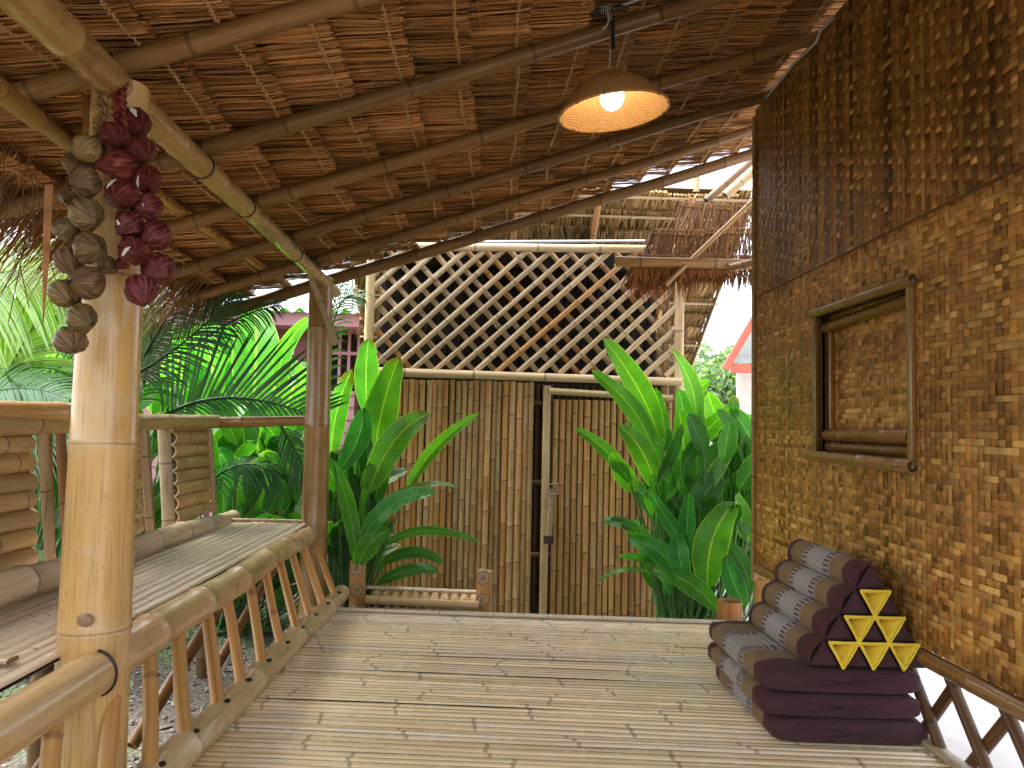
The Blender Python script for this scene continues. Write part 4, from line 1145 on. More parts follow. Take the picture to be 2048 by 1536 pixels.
braid([W(212, 152, 1.98), W(208, 200, 1.95), W(200, 270, 1.94)], .0095, M['tan'], gs, (1.4, 1.3, 1.2))
braid([W(200, 270, 1.94), W(165, 400, 1.95), W(160, 540, 1.93), W(150, 670, 1.90)], .007, M['tan'], gs, (.6, .6, .6))
# long dry leaf strands hanging from the thatch
m_ = MB()
p0_, p1_ = W(98, 370, 1.9), W(86, 655, 1.88)
V = []
for i in range(9):
    t = i/8; c = p0_.lerp(p1_, t); w_ = .011*(1-t**2*.95)
    V += [c+Vector((-w_, 0, 0)), c+Vector((w_*.4, -w_*.5, 0)), c+Vector((w_, 0, 0))]
m_.add(V, gridfaces(9, 3), None, (1.1, .8, .6))
tag(m_.build('dry_frond_strip', M['deadleaf']), 'long pointed dry brown leaf strip hanging from the thatch left of the bulbs', 'dry leaf')
m_ = MB()
for k in range(16):
    x_ = rnd.uniform(0, 95); a = W(x_, rnd.uniform(250, 400), 2.2); b = a+Vector((rnd.gauss(0, .05), rnd.gauss(0, .1), -rnd.uniform(.15, .4)))
    tube(m_, bez(a, (a+b)/2+Vector((rnd.gauss(0, .05), 0, 0)), b, 8), .0016, (.5, .4, .35), seg=4)
tag(m_.build('thatch_strands', M['deadleaf']), 'loose dark grass strands dangling from the eave at upper left', 'grass strands', kind='stuff')
# leaning lath on the far post, lath behind near post
m_ = MB(); bar(m_, W(597, 490, 4.45), W(673, 690, 4.50), .035, .02, (.8, .75, .65), up=(0, -1, 0)); 
tag(m_.build('leaning_lath', M['weath']), 'thin weathered lath leaning across the top of the far post', 'lath')
m_ = MB(); bar(m_, W(170, 165, 2.25), W(174, 290, 2.25), .018, .014, (.7, .5, .4), up=(0, -1, 0))
tag(m_.build('short_lath', M['backr']), 'short brown lath hanging left of the near post top', 'lath')

# ================================================================== FLOOR CUSHION
def fabric(name, c, ns=260, var=.12, rough=.85, sheen=.3, bump=.25):
    m, nt, o = newmat(name)
    tc = N(nt, 'TexCoord').outputs['Object']
    a = noise(nt, tc, 9, 4, .6); g = noise(nt, tc, ns, 2, .5)
    cc = ramp(nt, a, [(.3, tuple(x*(1-var) for x in c)), (.7, tuple(x*(1+var) for x in c))])
    b = N(nt, 'BsdfPrincipled', Roughness=rough); b.inputs['Specular IOR Level'].default_value = .15; lk(nt, mix(nt, .45, cc, ramp(nt, g, [(.35, tuple(x*.6 for x in c)), (.6, tuple(x*1.3 for x in c))])), b.inputs['Base Color'])
    b.inputs['Sheen Weight'].default_value = sheen
    bp = N(nt, 'Bump', Strength=.8, Distance=.012); lk(nt, mathn(nt, 'ADD', a, mathn(nt, 'MULTIPLY', g, .06)), bp.inputs['Height']); lk(nt, bp.outputs[0], b.inputs['Normal'])
    lk(nt, b.outputs[0], o.inputs[0]); return m
M['plum'] = fabric('plum_cotton', (.060, .026, .030), sheen=.08)
M['maroon'] = fabric('maroon_cotton', (.055, .010, .013), sheen=.05)
M['yellow'] = fabric('yellow_cotton', (.80, .60, .06), sheen=.05)
def band_mat():
    """woven cover: bands along u (0..1 across the width)"""
    m, nt, o = newmat('woven_band_cover')
    uv = N(nt, 'UVMap').outputs[0]; se = N(nt, 'SeparateXYZ'); lk(nt, uv, se.inputs[0]); u = se.outputs[0]; v = se.outputs[1]
    ma, ta, wh = (.055, .009, .010), (.19, .115, .048), (.33, .30, .26)
    # plain bands
    r = ramp(nt, u, [(0, ma), (.10, ta), (.30, (.5, .5, .5)), (.40, (.5, .5, .5)), (.60, (.5, .5, .5)), (.68, ta), (.86, ma)], 'CONSTANT')
    # motif: lozenges in pale
    def w_(x, k, ph=0): return mathn(nt, 'SINE', mathn(nt, 'MULTIPLY', x, k))
    lz = mathn(nt, 'MULTIPLY', w_(mathn(nt, 'ADD', mathn(nt, 'MULTIPLY', u, 1.0), v), 260), w_(mathn(nt, 'SUBTRACT', u, v), 260))
    motif = ramp(nt, lz, [(.40, (.33, .31, .28)), (.60, (.13, .09, .09))])
    stripe = mathn(nt, 'GREATER_THAN', w_(v, 330), -.15)
    st2 = mathn(nt, 'GREATER_THAN', mathn(nt, 'ABSOLUTE', w_(u, 150)), .35)
    st = mix(nt, mathn(nt, 'MULTIPLY', stripe, st2), (.075, .03, .05), wh)
    inmid = mathn(nt, 'MULTIPLY', mathn(nt, 'GREATER_THAN', u, .36), mathn(nt, 'LESS_THAN', u, .60))
    inst = mathn(nt, 'MULTIPLY', mathn(nt, 'GREATER_THAN', u, .29), mathn(nt, 'LESS_THAN', u, .68))
    c = mix(nt, inst, r, st); c = mix(nt, inmid, c, motif)
    tc = N(nt, 'TexCoord').outputs['Object']; g = noise(nt, tc, 200, 3, .5); a = noise(nt, tc, 12, 3, .5)
    c = mix(nt, .35, c, mix(nt, 1.0, c, ramp(nt, g, [(.3, (.5, .5, .5)), (.65, (1.5, 1.5, 1.5))]), 'MULTIPLY'))
    b = N(nt, 'BsdfPrincipled', Roughness=.85); lk(nt, c, b.inputs['Base Color']); b.inputs['Sheen Weight'].default_value = .04
    bp = N(nt, 'Bump', Strength=.3, Distance=.004); lk(nt, mathn(nt, 'ADD', a, mathn(nt, 'MULTIPLY', g, .1)), bp.inputs['Height']); lk(nt, bp.outputs[0], b.inputs['Normal'])
    lk(nt, b.outputs[0], o.inputs[0]); return m
M['band'] = band_mat()

# local frame: a = along front face (towards +x, right), b = depth away (rolls' length), origin = front-left-bottom corner
fl = WZ(1545, 1484, 0.0); fr = WZ(1858, 1494, 0.0)
bl = WZ(1432, 1362, 0.0)
print('cushion', fl, fr, bl)
cush = thing('triangle_cushion', 'plum and tan Thai triangle cushion on a folded three layer mattress', 'cushion', fl)
ea = (fr-fl).normalized(); wid_ = (fr-fl).length
eb = (bl-fl); eb.z = 0; dep_ = eb.length; eb = eb.normalized()
ez = Vector((0, 0, 1))
print('w,d', wid_, dep_)
def CP(a, b, z): return fl+ea*a+eb*b+ez*z
def layer(z0, h, ins, name):
    # side (left, banded) + top; front face plum
    m_ = MB()
    na, nb, nz_ = 20, 40, 8
    w0, w1 = -.0+ins[0], wid_+ins[1]; d0, d1 = ins[2], dep_+.02
    def sq(t): return math.copysign(abs(t)**.38, t)
    # superellipse cross-section in (a,z) swept along b; banded skin
    ring = []
    K = 56
    for k in range(K+1):
        th = 2*math.pi*k/K
        c_, s_ = math.cos(th), math.sin(th)
        ring.append((sq(c_)*.5, sq(s_)*.5 if abs(s_) > 0 else 0))
    V = []; UV = []; per = 0
    for ib in range(nb+1):
        t = ib/nb; b = d0+(d1-d0)*t
        # end rounding
        e = min(t, 1-t)*(d1-d0); rs_ = 1-.10*max(0, 1-e/.025)**2
        pl = 1+.010*math.sin(t*math.pi*3)
        for k, (ca, cz) in enumerate(ring):
            aa = (w0+w1)/2+ca*(w1-w0)*(1-.02*max(0, 1-e/.02)); zz = z0+h/2+cz*h*rs_*pl
            # quilting grooves on top
            if cz > 0: zz -= .006*math.exp(-((ca*3) % 1-.5)**2/.01)*(cz*2)
            zz += .0022*math.sin(t*31+k*.9)*(1-abs(cz))*2; V.append(CP(aa, b, zz)); UV.append((1-t, k/K*1.0))
    m_.add(V, gridfaces(nb+1, K+1), UV, (1, 1, 1), 0)
    # front face (plum), puffed
    nf = 14
    V = []
    for j in range(7):
        f = [1.0, .975, .92, .78, .5, .25, .001][j]; out = [0, .006, .013, .020, .024, .026, .026][j]
        for k, (ca, cz) in enumerate(ring):
            wr = .004*math.sin(k*1.3+j*.7)+.002*math.sin(k*4.1)
            fz = f
            V.append(CP((w0+w1)/2+ca*(w1-w0)*f*1.0, d0-out+wr*(1-f), z0+h/2+cz*h*.91*fz))
    m_.add(V, gridfaces(7, K+1)[:, ::-1], None, (1, 1, 1), 1)
    V = []
    for j in range(3):
        f = [.96, .6, .001][j]
        for k, (ca, cz) in enumerate(ring): V.append(CP((w0+w1)/2+ca*(w1-w0)*f, d1, z0+h/2+cz*h*.9*f))
    m_.add(V, gridfaces(3, K+1), None, (1, 1, 1), 2)
    m_.build(name, [M['band'], M['plum'], M['maroon']], cush)
HL = .082
layer(0.0, HL+.004, (-.0, .0, 0.0), 'mattress_layer')
layer(HL, HL+.002, (-.035, -.02, .012), 'mattress_layer')
layer(HL*2, HL+.006, (-.03, -.02, .012), 'mattress_layer')
# wedge: vertical triangle, front corners
ZB = HL*3
wl = W(1608, 1335, fl.y+.05); wr_ = W(1852, 1335, fl.y+.0); wt = W(1728, 1120, fl.y+.05)
a_l = (wl-fl).dot(ea); a_r = (wr_-fl).dot(ea); 
a_t = (wt-fl).dot(ea); z_t = wt.z
zb_ = ZB+.012
print('wedge', a_l, a_r, a_t, zb_, z_t)
LT = dep_*.93          # length of rolls
lean = .0
# banded rolls down the left slope: 4 rolls
Hs = z_t-zb_
for k in range(4):
    m_ = MB()
    t0, t1 = k/4, (k+1)/4
    P0 = Vector((a_l+(a_t-a_l)*t0, 0, zb_+Hs*t0)); P1 = Vector((a_l+(a_t-a_l)*t1, 0, zb_+Hs*t1))
    dirr = P1-P0; L_ = dirr.length; nrm = Vector((-dirr.z, 0, dirr.x)).normalized()
    K = 16; V = []; UV = []; nb = 36
    for ib in range(nb+1):
        t = ib/nb; b = .008+LT*t
        e = min(t, 1-t)*LT; es = 1-.35*max(0, 1-e/.03)**2
        for j in range(K+1):
            s = j/K; bulge = math.sin(math.pi*s)**.62*L_*.36*es
            q = P0+dirr*s+nrm*bulge
            V.append(CP(q.x+.0, b, q.z)); UV.append((1-t, (k*K+j)/K*.12))
    m_.add(V, gridfaces(nb+1, K+1)[:, ::-1], UV, (1, 1, 1), 0)
    # end cap on the far side
    V2 = [V[nb*(K+1)+j] for j in range(K+1)]; cen = sum((Vector(v) for v in V2), Vector())/(K+1)
    m_.add([tuple(v) for v in V2]+[tuple(cen)], [[K+1, j, j+1] for j in range(K)], None, (1, 1, 1), 2)
    V2 = [V[j] for j in range(K+1)]
    m_.add([tuple(v) for v in V2]+[tuple(sum((Vector(v) for v in V2), Vector())/(K+1))], [[K+1, j+1, j] for j in range(K)], None, (1, 1, 1), 1)
    m_.build('roll', [M['band'], M['plum'], M['maroon']], cush)
# triangular front face: quilted cells with yellow insets (recessed tetra pockets)
m_ = MB(); my = MB()
def TP(u, v, out=0.0):    # u 0..1 along base at height v 0..1
    a = a_l+(a_t-a_l)*v+((a_r-a_l)*(1-v))*u
    return CP(a, -out, zb_+Hs*v)
NR = 4
for r_ in range(NR):
    nup = NR-r_
    v0, v1 = r_/NR, (r_+1)/NR
    def node(rr, ii):
        v = rr/NR; n_ = NR-rr
        a = a_l+(a_t-a_l)*v+((a_r-a_l)*(1-v))*(ii/n_ if n_ else 0)
        return Vector((a, 0, zb_+Hs*v))
    for i in range(nup):
        A_, B_, C_ = node(r_, i), node(r_, i+1), node(r_+1, i)
        # puffed up-triangle
        ND = 8; V = []; idx = {}
        for p_ in range(ND+1):
            for q_ in range(ND+1-p_):
                l1, l2 = p_/ND, q_/ND; l0 = 1-l1-l2
                pos = A_*l0+B_*l1+C_*l2
                bul = (27*l0*l1*l2)**.45*.034
                idx[(p_, q_)] = len(V); V.append(CP(pos.x, -bul+.010, pos.z))
        F = []
        for p_ in range(ND):
            for q_ in range(ND-p_):
                F.append([idx[(p_, q_)], idx[(p_+1, q_)], idx[(p_, q_+1)]])
                if q_ < ND-p_-1: F.append([idx[(p_+1, q_)], idx[(p_+1, q_+1)], idx[(p_, q_+1)]])
        m_.add(V, F, None, (1, 1, 1), 0)
    for i in range(nup-1):
        A_, B_, C_ = node(r_+1, i), node(r_+1, i+1), node(r_, i+1)   # down triangle: pocket
        cen = (A_+B_+C_)/3
        T = [A_, B_, C_]
        rim = [CP(q.x, -.022, q.z) for q in T]
        inn = [CP((q+(cen-q)*.30).x, -.018, (q+(cen-q)*.30).z) for q in T]
        dp = CP(cen.x, .05, cen.z)
        sd_ = MB()
        for k in range(3):
            a, b = rim[k], rim[(k+1) % 3]; ai, bi = inn[k], inn[(k+1) % 3]
            am, bm2 = (a+ai)/2-eb*.008, (b+bi)/2-eb*.008
            sd_.add([a, b, bm2, am, ai, bi], [[0, 1, 2, 3], [3, 2, 5, 4]], None, (1, 1, 1), 0)
            sd_.add([ai, bi, dp], [[0, 1, 2]], None, (1, 1, 1), 0)
            tube(sd_, [a, (a+b)/2-eb*.004, b], .0042, (1, 1, 1), 0, seg=8)
        sd_.build('yellow_inset', M['yellow'], cush)
# right side + back closure of wedge
V = [TP(0, 0, -.012), TP(1, 0, -.012), TP(0, 1, -.012)]
Vb = [Vector(v)+eb*LT for v in V]
m_.add([tuple(v) for v in V+Vb], [[1, 4, 5, 2], [0, 3, 4, 1]], None, (1, 1, 1), 1)
m_.add([tuple(v) for v in Vb], [[0, 2, 1]], None, (1, 1, 1), 0)
m_.add([tuple(v+eb*.03) for v in V], [[0, 1, 2]], None, (1, 1, 1), 0)
m_.build('wedge_face', [M['plum'], M['maroon']], cush)

# ================================================================== PLANTS
def leaf(mb, b, c, t, wmax, nrm, tint=(1, 1, 1), fold=.25, ripple=.03, n=18, curl=0.0, torn=0.0, stalk=0.0, m=0, tipw=.55):
    P = bez(b, c, t, n); L = sum(np.linalg.norm(P[i+1]-P[i]) for i in range(n-1))
    nrm = np.array(nrm, float); V = []; UV = []; Cc = []
    ph = rnd.uniform(0, 6); ts = np.linspace(0, 1, n)
    us = (-1, -.5, -.04, .04, .5, 1)
    brn = rnd.random() < .3; bt = rnd.uniform(.84, .97)
    for i in range(n):
        d = P[min(i+1, n-1)]-P[max(i-1, 0)]; d /= np.linalg.norm(d)
        s = np.cross(d, nrm); s /= np.linalg.norm(s)+1e-9; u = np.cross(s, d)
        tt = ts[i]; w = wmax/2*(math.sin(math.pi*min(1, tt**.85))**.6 if 0 < tt < 1 else 0)
        if tt > .8: w = wmax/2*(math.sin(math.pi*(.8**.85))**.6)*max(0, 1-((tt-.8)/.2)**2)**.6
        w = max(w, .0015)
        for k in us:
            fo = fold*abs(k)*w
            rp = ripple*w*math.sin(tt*22+ph+(2 if k > 0 else 0))*abs(k)**2
            ww = w*(1-torn*rnd.random()*(abs(k) == 1))
            V.append(P[i]+s*k*ww*math.cos(fold*.5)+u*(fo+rp)-u*curl*w*abs(k)**2)
            UV.append((k, tt*L)); Cc.append((2.6, .75, .9) if brn and tt > bt and (abs(k) > .1 or tt > .97) else tint)
    mb.add(V, gridfaces(n, len(us)), UV, np.array(Cc, float), m)

def view_n(p_, jit=.35):
    d = (Vector((0, 0, CAMH))-Vector(p_)).normalized()
    return d+Vector((rnd.gauss(0, jit), rnd.gauss(0, jit*.5), rnd.gauss(.35, jit)))


def clump(name, label, root, Y0, heroes, fillers, fillbox, group=None, cat='plant', dark=.55, lw=.13, spread=.5):
    th = thing(name, label, cat, root, group)
    fol = MB(); st = MB(); root = Vector(root)
    for h in heroes:
        (bx, by), mid, (tx, ty), wpx, Y = h[:5]; tint = h[5] if len(h) > 5 else (1, 1, 1)
        b = W(bx, by, Y+rnd.uniform(-.05, .05)); t = W(tx, ty, Y+rnd.uniform(-.22, .12))
        if mid: c = W(mid[0], mid[1], Y)*2-(b+t)/2
        else:
            c = (b+t)/2+Vector((0, rnd.uniform(-.08, .08), .05*rnd.random()))
            up = Vector((0, 0, 1)); dirt = (t-b)
            c += up*abs(dirt.x)*.12
        w = wpx/1480*Y*1.05
        leaf(fol, b, c, t, w, view_n(b, .22), tint, fold=rnd.uniform(.12, .3), ripple=.05)
        q = root+Vector((rnd.gauss(0, .06), rnd.gauss(0, .06), 0)); g = rnd.uniform(.5, 1)
        tube(st, bez(q, (q.x*.4+b.x*.6, q.y*.5+b.y*.5, (q.z+b.z*2)/3-.05), b, 10), list(np.linspace(.012, .005, 10)), (g, g, g), seg=6)
    for k in range(fillers):
        (x0, y0, x1, y1, Ya, Yb) = fillbox
        Y = rnd.uniform(Ya, Yb); px, py = rnd.uniform(x0, x1), rnd.uniform(y0, y1)
        b = W(px, py, Y); a = rnd.gauss(0, spread)
        if px < 560 and Y < 5.0 and b.x > -2.15: continue
        L = rnd.uniform(.25, .5); t = b+Vector((math.sin(a)*L, rnd.uniform(-.2, .2), math.cos(a)*L*rnd.uniform(.5, 1)))
        c = (b+t)/2+Vector((0, 0, .10*rnd.random()))
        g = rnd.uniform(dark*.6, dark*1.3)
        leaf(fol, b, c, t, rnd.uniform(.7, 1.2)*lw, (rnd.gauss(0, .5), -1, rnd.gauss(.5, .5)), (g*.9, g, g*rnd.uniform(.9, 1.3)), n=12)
        q = root+Vector((rnd.gauss(0, .10), rnd.gauss(0, .10), 0))
        tube(st, bez(q, (b.x, b.y, (q.z+b.z)/2-.05), b, 8), .006, (g, g, g), seg=5)
    fol.build('foliage', M['leaf'], th); st.build('stems', M['stem'], th)
    return th
BR, MD, DK, TE = (2.0, 1.6, 1.2), (1.45, 1.3, 1.2), (.65, .75, .8), (.9, 1.2, 2.8)
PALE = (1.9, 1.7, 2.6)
hr = [
 ((1322, 885), (1275, 775), (1206, 677), 50, 4.75, BR), ((1306, 900), (1262, 815), (1183, 741), 38, 4.7, MD),
 ((1393, 838), (1380, 765), (1342, 698), 42, 5.0, BR), ((1262, 968), (1215, 905), (1150, 857), 28, 4.6, MD),
 ((1312, 980), (1285, 905), (1238, 850), 46, 4.65, BR), ((1272, 985), (1245, 945), (1222, 903), 38, 4.6, MD),
 ((1332, 905), (1322, 840), (1312, 776), 32, 4.95, (.7, .85, .8)), ((1372, 1000), (1368, 900), (1357, 815), 46, 4.7, MD),
 ((1315, 965), (1345, 910), (1365, 846), 24, 4.5, (.5, .7, .6)), ((1445, 880), (1430, 830), (1415, 784), 42, 5.1, BR),
 ((1388, 890), (1420, 855), (1458, 815), 36, 4.95, BR), ((1390, 1000), (1420, 935), (1474, 875), 60, 4.7, MD),
 ((1400, 1058), (1410, 990), (1456, 942), 55, 4.6, DK), ((1416, 1180), (1425, 1080), (1470, 1004), 66, 4.45, BR),
 ((1385, 1190), (1325, 1110), (1256, 1078), 42, 4.45, (.8, 1.1, 1.6)), ((1436, 1222), (1375, 1165), (1306, 1140), 40, 4.4, MD),
 ((1400, 1130), (1350, 1060), (1296, 978), 30, 4.5, TE), ((1278, 1062), (1240, 1045), (1205, 1042), 22, 4.5, DK),
 ((1305, 1122), (1265, 1112), (1232, 1112), 16, 4.5, DK), ((1300, 1145), (1245, 1140), (1192, 1165), 10, 4.4, MD),
 ((1372, 1165), (1358, 1110), (1356, 1068), 40, 4.4, TE), ((1372, 1095), (1375, 1040), (1378, 985), 32, 4.5, TE),
 ((1440, 905), (1470, 860), (1510, 835), 40, 5.0, BR), ((1440, 960), (1475, 900), (1520, 860), 44, 5.0, BR),
 ((1500, 1085), (1480, 1030), (1470, 990), 42, 4.6, BR), ((1470, 1060), (1500, 1010), (1530, 985), 40, 4.7, MD),
 ((1500, 1180), (1480, 1120), (1440, 1080), 34, 4.4, DK), ((1490, 1215), (1465, 1160), (1452, 1110), 40, 4.4, TE),
 ((1345, 1190), (1320, 1160), (1310, 1150), 30, 4.4, TE), ((1360, 880), (1385, 800), (1420, 760), 30, 5.2, BR)]
clump('heliconia_plant', 'dense heliconia with upright paddle leaves growing beside the woven wall', (1.25, 4.85, GZ), 4.8, hr, 150, (1300, 900, 1540, 1200, 4.6, 5.3), 'leafy heliconias around the porch', dark=.85, spread=.32)
hl = [
 ((735, 830), (732, 745), (738, 676), 50, 5.0, PALE), ((745, 965), (762, 830), (800, 712), 68, 4.95, BR),
 ((735, 990), (790, 880), (860, 828), 54, 4.8, BR), ((812, 985), (872, 895), (960, 826), 26, 4.9, BR),
 ((722, 1085), (785, 1010), (873, 986), 42, 4.6, TE), ((765, 1000), (850, 970), (918, 976), 14, 4.8, (1.6, .9, .7)),
 ((768, 1092), (850, 1062), (958, 1083), 20, 4.7, MD), ((762, 1128), (830, 1105), (886, 1128), 24, 4.8, DK),
 ((752, 1170), (820, 1140), (878, 1142), 26, 4.8, DK), ((662, 920), (672, 830), (704, 738), 42, 5.2, PALE),
 ((728, 815), (715, 880), (678, 942), 46, 4.8, TE), ((668, 925), (700, 1030), (712, 1130), 30, 4.7, MD),
 ((716, 1135), (738, 1090), (780, 1058), 38, 4.6, MD), ((762, 1000), (762, 930), (775, 870), 38, 5.0, MD),
 ((705, 1030), (700, 990), (700, 950), 40, 4.9, DK), ((735, 1040), (745, 1000), (758, 980), 30, 4.9, TE),
 ((655, 1010), (660, 950), (668, 900), 40, 5.1, MD)]
clump('heliconia_plant', 'heliconia with one tall pale leaf and arching leaves left of the culm wall', (-.93, 5.0, GZ), 4.9, hl, 45, (655, 960, 770, 1180, 4.8, 5.3), 'leafy heliconias around the porch')
hb = [
 ((490, 1000), (470, 900), (440, 860), 60, 5.4, MD), ((560, 985), (575, 900), (590, 870), 60, 5.5, MD),
 ((520, 960), (515, 890), (500, 850), 60, 5.6, BR), ((500, 1045), (515, 960), (555, 905), 62, 5.2, BR),
 ((570, 1045), (560, 980), (590, 935), 40, 5.3, TE), ((580, 1010), (560, 945), (530, 905), 36, 5.1, DK),
 ((470, 980), (450, 920), (438, 905), 36, 5.2, TE), ((600, 960), (590, 900), (570, 860), 40, 5.4, BR)]
clump('heliconia_plant', 'mid green heliconia behind the far end of the bench seat', (-1.95, 5.5, GZ), 5.4, hb, 80, (425, 880, 620, 1100, 5.1, 6.2), 'leafy heliconias around the porch', dark=.75, lw=.18)
# banana plants, brighter, farther back
bn = [
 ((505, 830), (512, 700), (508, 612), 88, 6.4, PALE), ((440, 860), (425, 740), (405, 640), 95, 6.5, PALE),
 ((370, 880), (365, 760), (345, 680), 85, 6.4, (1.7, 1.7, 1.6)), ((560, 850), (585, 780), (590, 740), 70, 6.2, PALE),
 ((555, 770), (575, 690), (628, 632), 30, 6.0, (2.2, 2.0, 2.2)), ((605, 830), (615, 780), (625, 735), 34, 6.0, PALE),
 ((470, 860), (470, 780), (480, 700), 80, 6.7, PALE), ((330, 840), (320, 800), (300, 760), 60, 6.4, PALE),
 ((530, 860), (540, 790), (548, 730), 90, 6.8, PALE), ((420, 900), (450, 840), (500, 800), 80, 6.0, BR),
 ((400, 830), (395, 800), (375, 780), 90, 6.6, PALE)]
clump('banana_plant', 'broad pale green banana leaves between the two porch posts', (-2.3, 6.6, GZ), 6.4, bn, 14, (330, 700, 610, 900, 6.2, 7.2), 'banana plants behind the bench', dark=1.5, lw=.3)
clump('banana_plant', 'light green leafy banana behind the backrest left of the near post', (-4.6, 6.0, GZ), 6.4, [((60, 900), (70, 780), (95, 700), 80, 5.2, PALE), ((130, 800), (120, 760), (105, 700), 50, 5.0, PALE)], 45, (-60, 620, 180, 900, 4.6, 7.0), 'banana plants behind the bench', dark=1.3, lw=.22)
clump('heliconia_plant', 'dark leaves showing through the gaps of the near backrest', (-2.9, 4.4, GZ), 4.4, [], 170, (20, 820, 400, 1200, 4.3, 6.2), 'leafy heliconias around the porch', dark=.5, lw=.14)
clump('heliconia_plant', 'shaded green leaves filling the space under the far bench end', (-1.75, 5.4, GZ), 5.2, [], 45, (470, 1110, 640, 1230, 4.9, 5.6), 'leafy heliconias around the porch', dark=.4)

def frond(mb, b, c, t, n, ll, droop=.3, ang=55, tint=(1, 1, 1), wid=.016, vdir=None, side=(1, -1), both=True, curv=.4):
    P = bez(b, c, t, 30); L = np.sum(np.linalg.norm(P[1:]-P[:-1], axis=1))
    tube(mb, P[::2], list(np.linspace(.011, .003, 15)), np.array(tint)*.9, seg=6)
    up0 = np.array(vdir if vdir is not None else (0, -.3, 1), float)
    for s_ in side:
        for i in range(n):
            f = .10+.9*i/n+rnd.uniform(-.005, .005); k = min(int(f*29), 28); p0 = P[k]+(P[k+1]-P[k])*(f*29-k)
            d = P[k+1]-P[k]; d /= np.linalg.norm(d); sd_ = np.cross(d, up0); sd_ /= np.linalg.norm(sd_)
            a = R(ang*(1-.45*f)+rnd.uniform(-4, 4)); dd_ = d*math.cos(a)+sd_*s_*math.sin(a)
            l = ll*math.sin(math.pi*(.12+.83*f))**.6*rnd.uniform(.85, 1.08)
            Q = bez(p0, p0+dd_*l*.5+np.array([0, 0, .02]), p0+dd_*l*(1-droop*.3)+np.array([0, 0, -droop*l]), 7)
            V = []; UV = []
            for q in range(7):
                e = Q[min(q+1, 6)]-Q[max(q-1, 0)]; e /= np.linalg.norm(e)+1e-9
                nn = np.cross(e, d); nn /= np.linalg.norm(nn)+1e-9; wv = np.cross(e, nn)
                w = wid/2*max(.06, math.sin(math.pi*min(1, .15+.85*q/6))**.5) if q < 6 else .001
                V += [Q[q]-wv*w+nn*w*.35, Q[q], Q[q]+wv*w+nn*w*.35]; UV += [(-1, q*.1), (0, q*.1), (1, q*.1)]
            g = rnd.uniform(.75, 1.2); mb.add(V, gridfaces(7, 3), UV, np.array(tint)*g)
pal = thing('palm', 'dark feathery palm fronds arching between the two porch posts', 'palm', (-2.9, 4.9, GZ), 'palms behind the bench')
def fr(par, b, c, t, Y, n, ll, droop, tint, wid=.016, ang=55, vdir=None, side=(1, -1)):
    m_ = MB(); Yb, Yc, Yt = Y if isinstance(Y, tuple) else (Y, Y, Y)
    B, T = W(*b, Yb), W(*t, Yt); Cc = W(*c, Yc)*2-(B+T)/2
    frond(m_, B, Cc, T, n, ll, droop, ang, tint, wid, vdir, side); m_.build('frond', M['palm'], par)
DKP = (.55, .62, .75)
fr(pal, (300, 850), (450, 795), (640, 838), (5.0, 5.0, 4.9), 34, .55, -.05, DKP, .022, 70, (0, -1, .15), (-1,))
fr(pal, (300, 850), (450, 797), (640, 838), (5.0, 5.0, 4.9), 26, .25, .25, (.6, .8, 1.1), .016, 40, (0, -1, .3), (1,))
fr(pal, (250, 760), (360, 690), (470, 590), (4.8, 4.7, 4.6), 34, .36, .1, DKP, .014, 55, (0, -1, .3))
fr(pal, (240, 800), (330, 640), (380, 560), (4.9, 4.7, 4.6), 30, .32, .2, (.45, .5, .55), .010, 60, (0, -1, .5))
fr(pal, (380, 700), (470, 640), (560, 610), (5.2, 5.1, 5.0), 28, .25, .3, DKP, .012, 60, (0, -1, .5))
fr(pal, (270, 830), (300, 700), (300, 600), (4.9, 4.8, 4.8), 26, .4, .3, DKP, .012, 60, (0, -1, .3))
fr(pal, (380, 1000), (480, 930), (560, 960), (5.0, 4.95, 4.9), 24, .25, .5, (.5, .7, .9), .013, 50, (0, -1, .5))
fr(pal, (560, 850), (590, 900), (620, 960), (5.0, 4.95, 4.9), 18, .22, .3, DKP, .013, 50, (0, -1, .5))
m_ = MB(); culm(m_, (-2.9, 4.9, GZ), (-2.8, 4.9, .9), .06, .05, node=.12, tint=(.4, .4, .4)); m_.build('trunk', M['stem'], pal)
pal2 = thing('palm', 'bright backlit palm with long fronds at the left edge behind the backrest', 'palm', (-4.6, 5.2, GZ), 'palms behind the bench')
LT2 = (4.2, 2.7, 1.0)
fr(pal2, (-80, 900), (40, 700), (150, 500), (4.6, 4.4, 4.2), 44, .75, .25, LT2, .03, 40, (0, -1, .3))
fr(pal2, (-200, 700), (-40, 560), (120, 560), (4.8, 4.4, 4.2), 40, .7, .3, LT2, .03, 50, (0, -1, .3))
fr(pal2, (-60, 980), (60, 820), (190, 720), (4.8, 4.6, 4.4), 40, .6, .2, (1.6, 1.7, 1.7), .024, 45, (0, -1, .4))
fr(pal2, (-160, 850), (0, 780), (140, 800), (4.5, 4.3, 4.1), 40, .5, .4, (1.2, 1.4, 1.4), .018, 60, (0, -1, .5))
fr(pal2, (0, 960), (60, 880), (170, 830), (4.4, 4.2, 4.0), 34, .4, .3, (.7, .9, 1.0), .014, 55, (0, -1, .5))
m_ = MB(); culm(m_, (-4.6, 5.2, GZ), (-4.2, 5.1, 1.1), .08, .06, node=.12, tint=(.5, .5, .5)); m_.build('trunk', M['stem'], pal2)
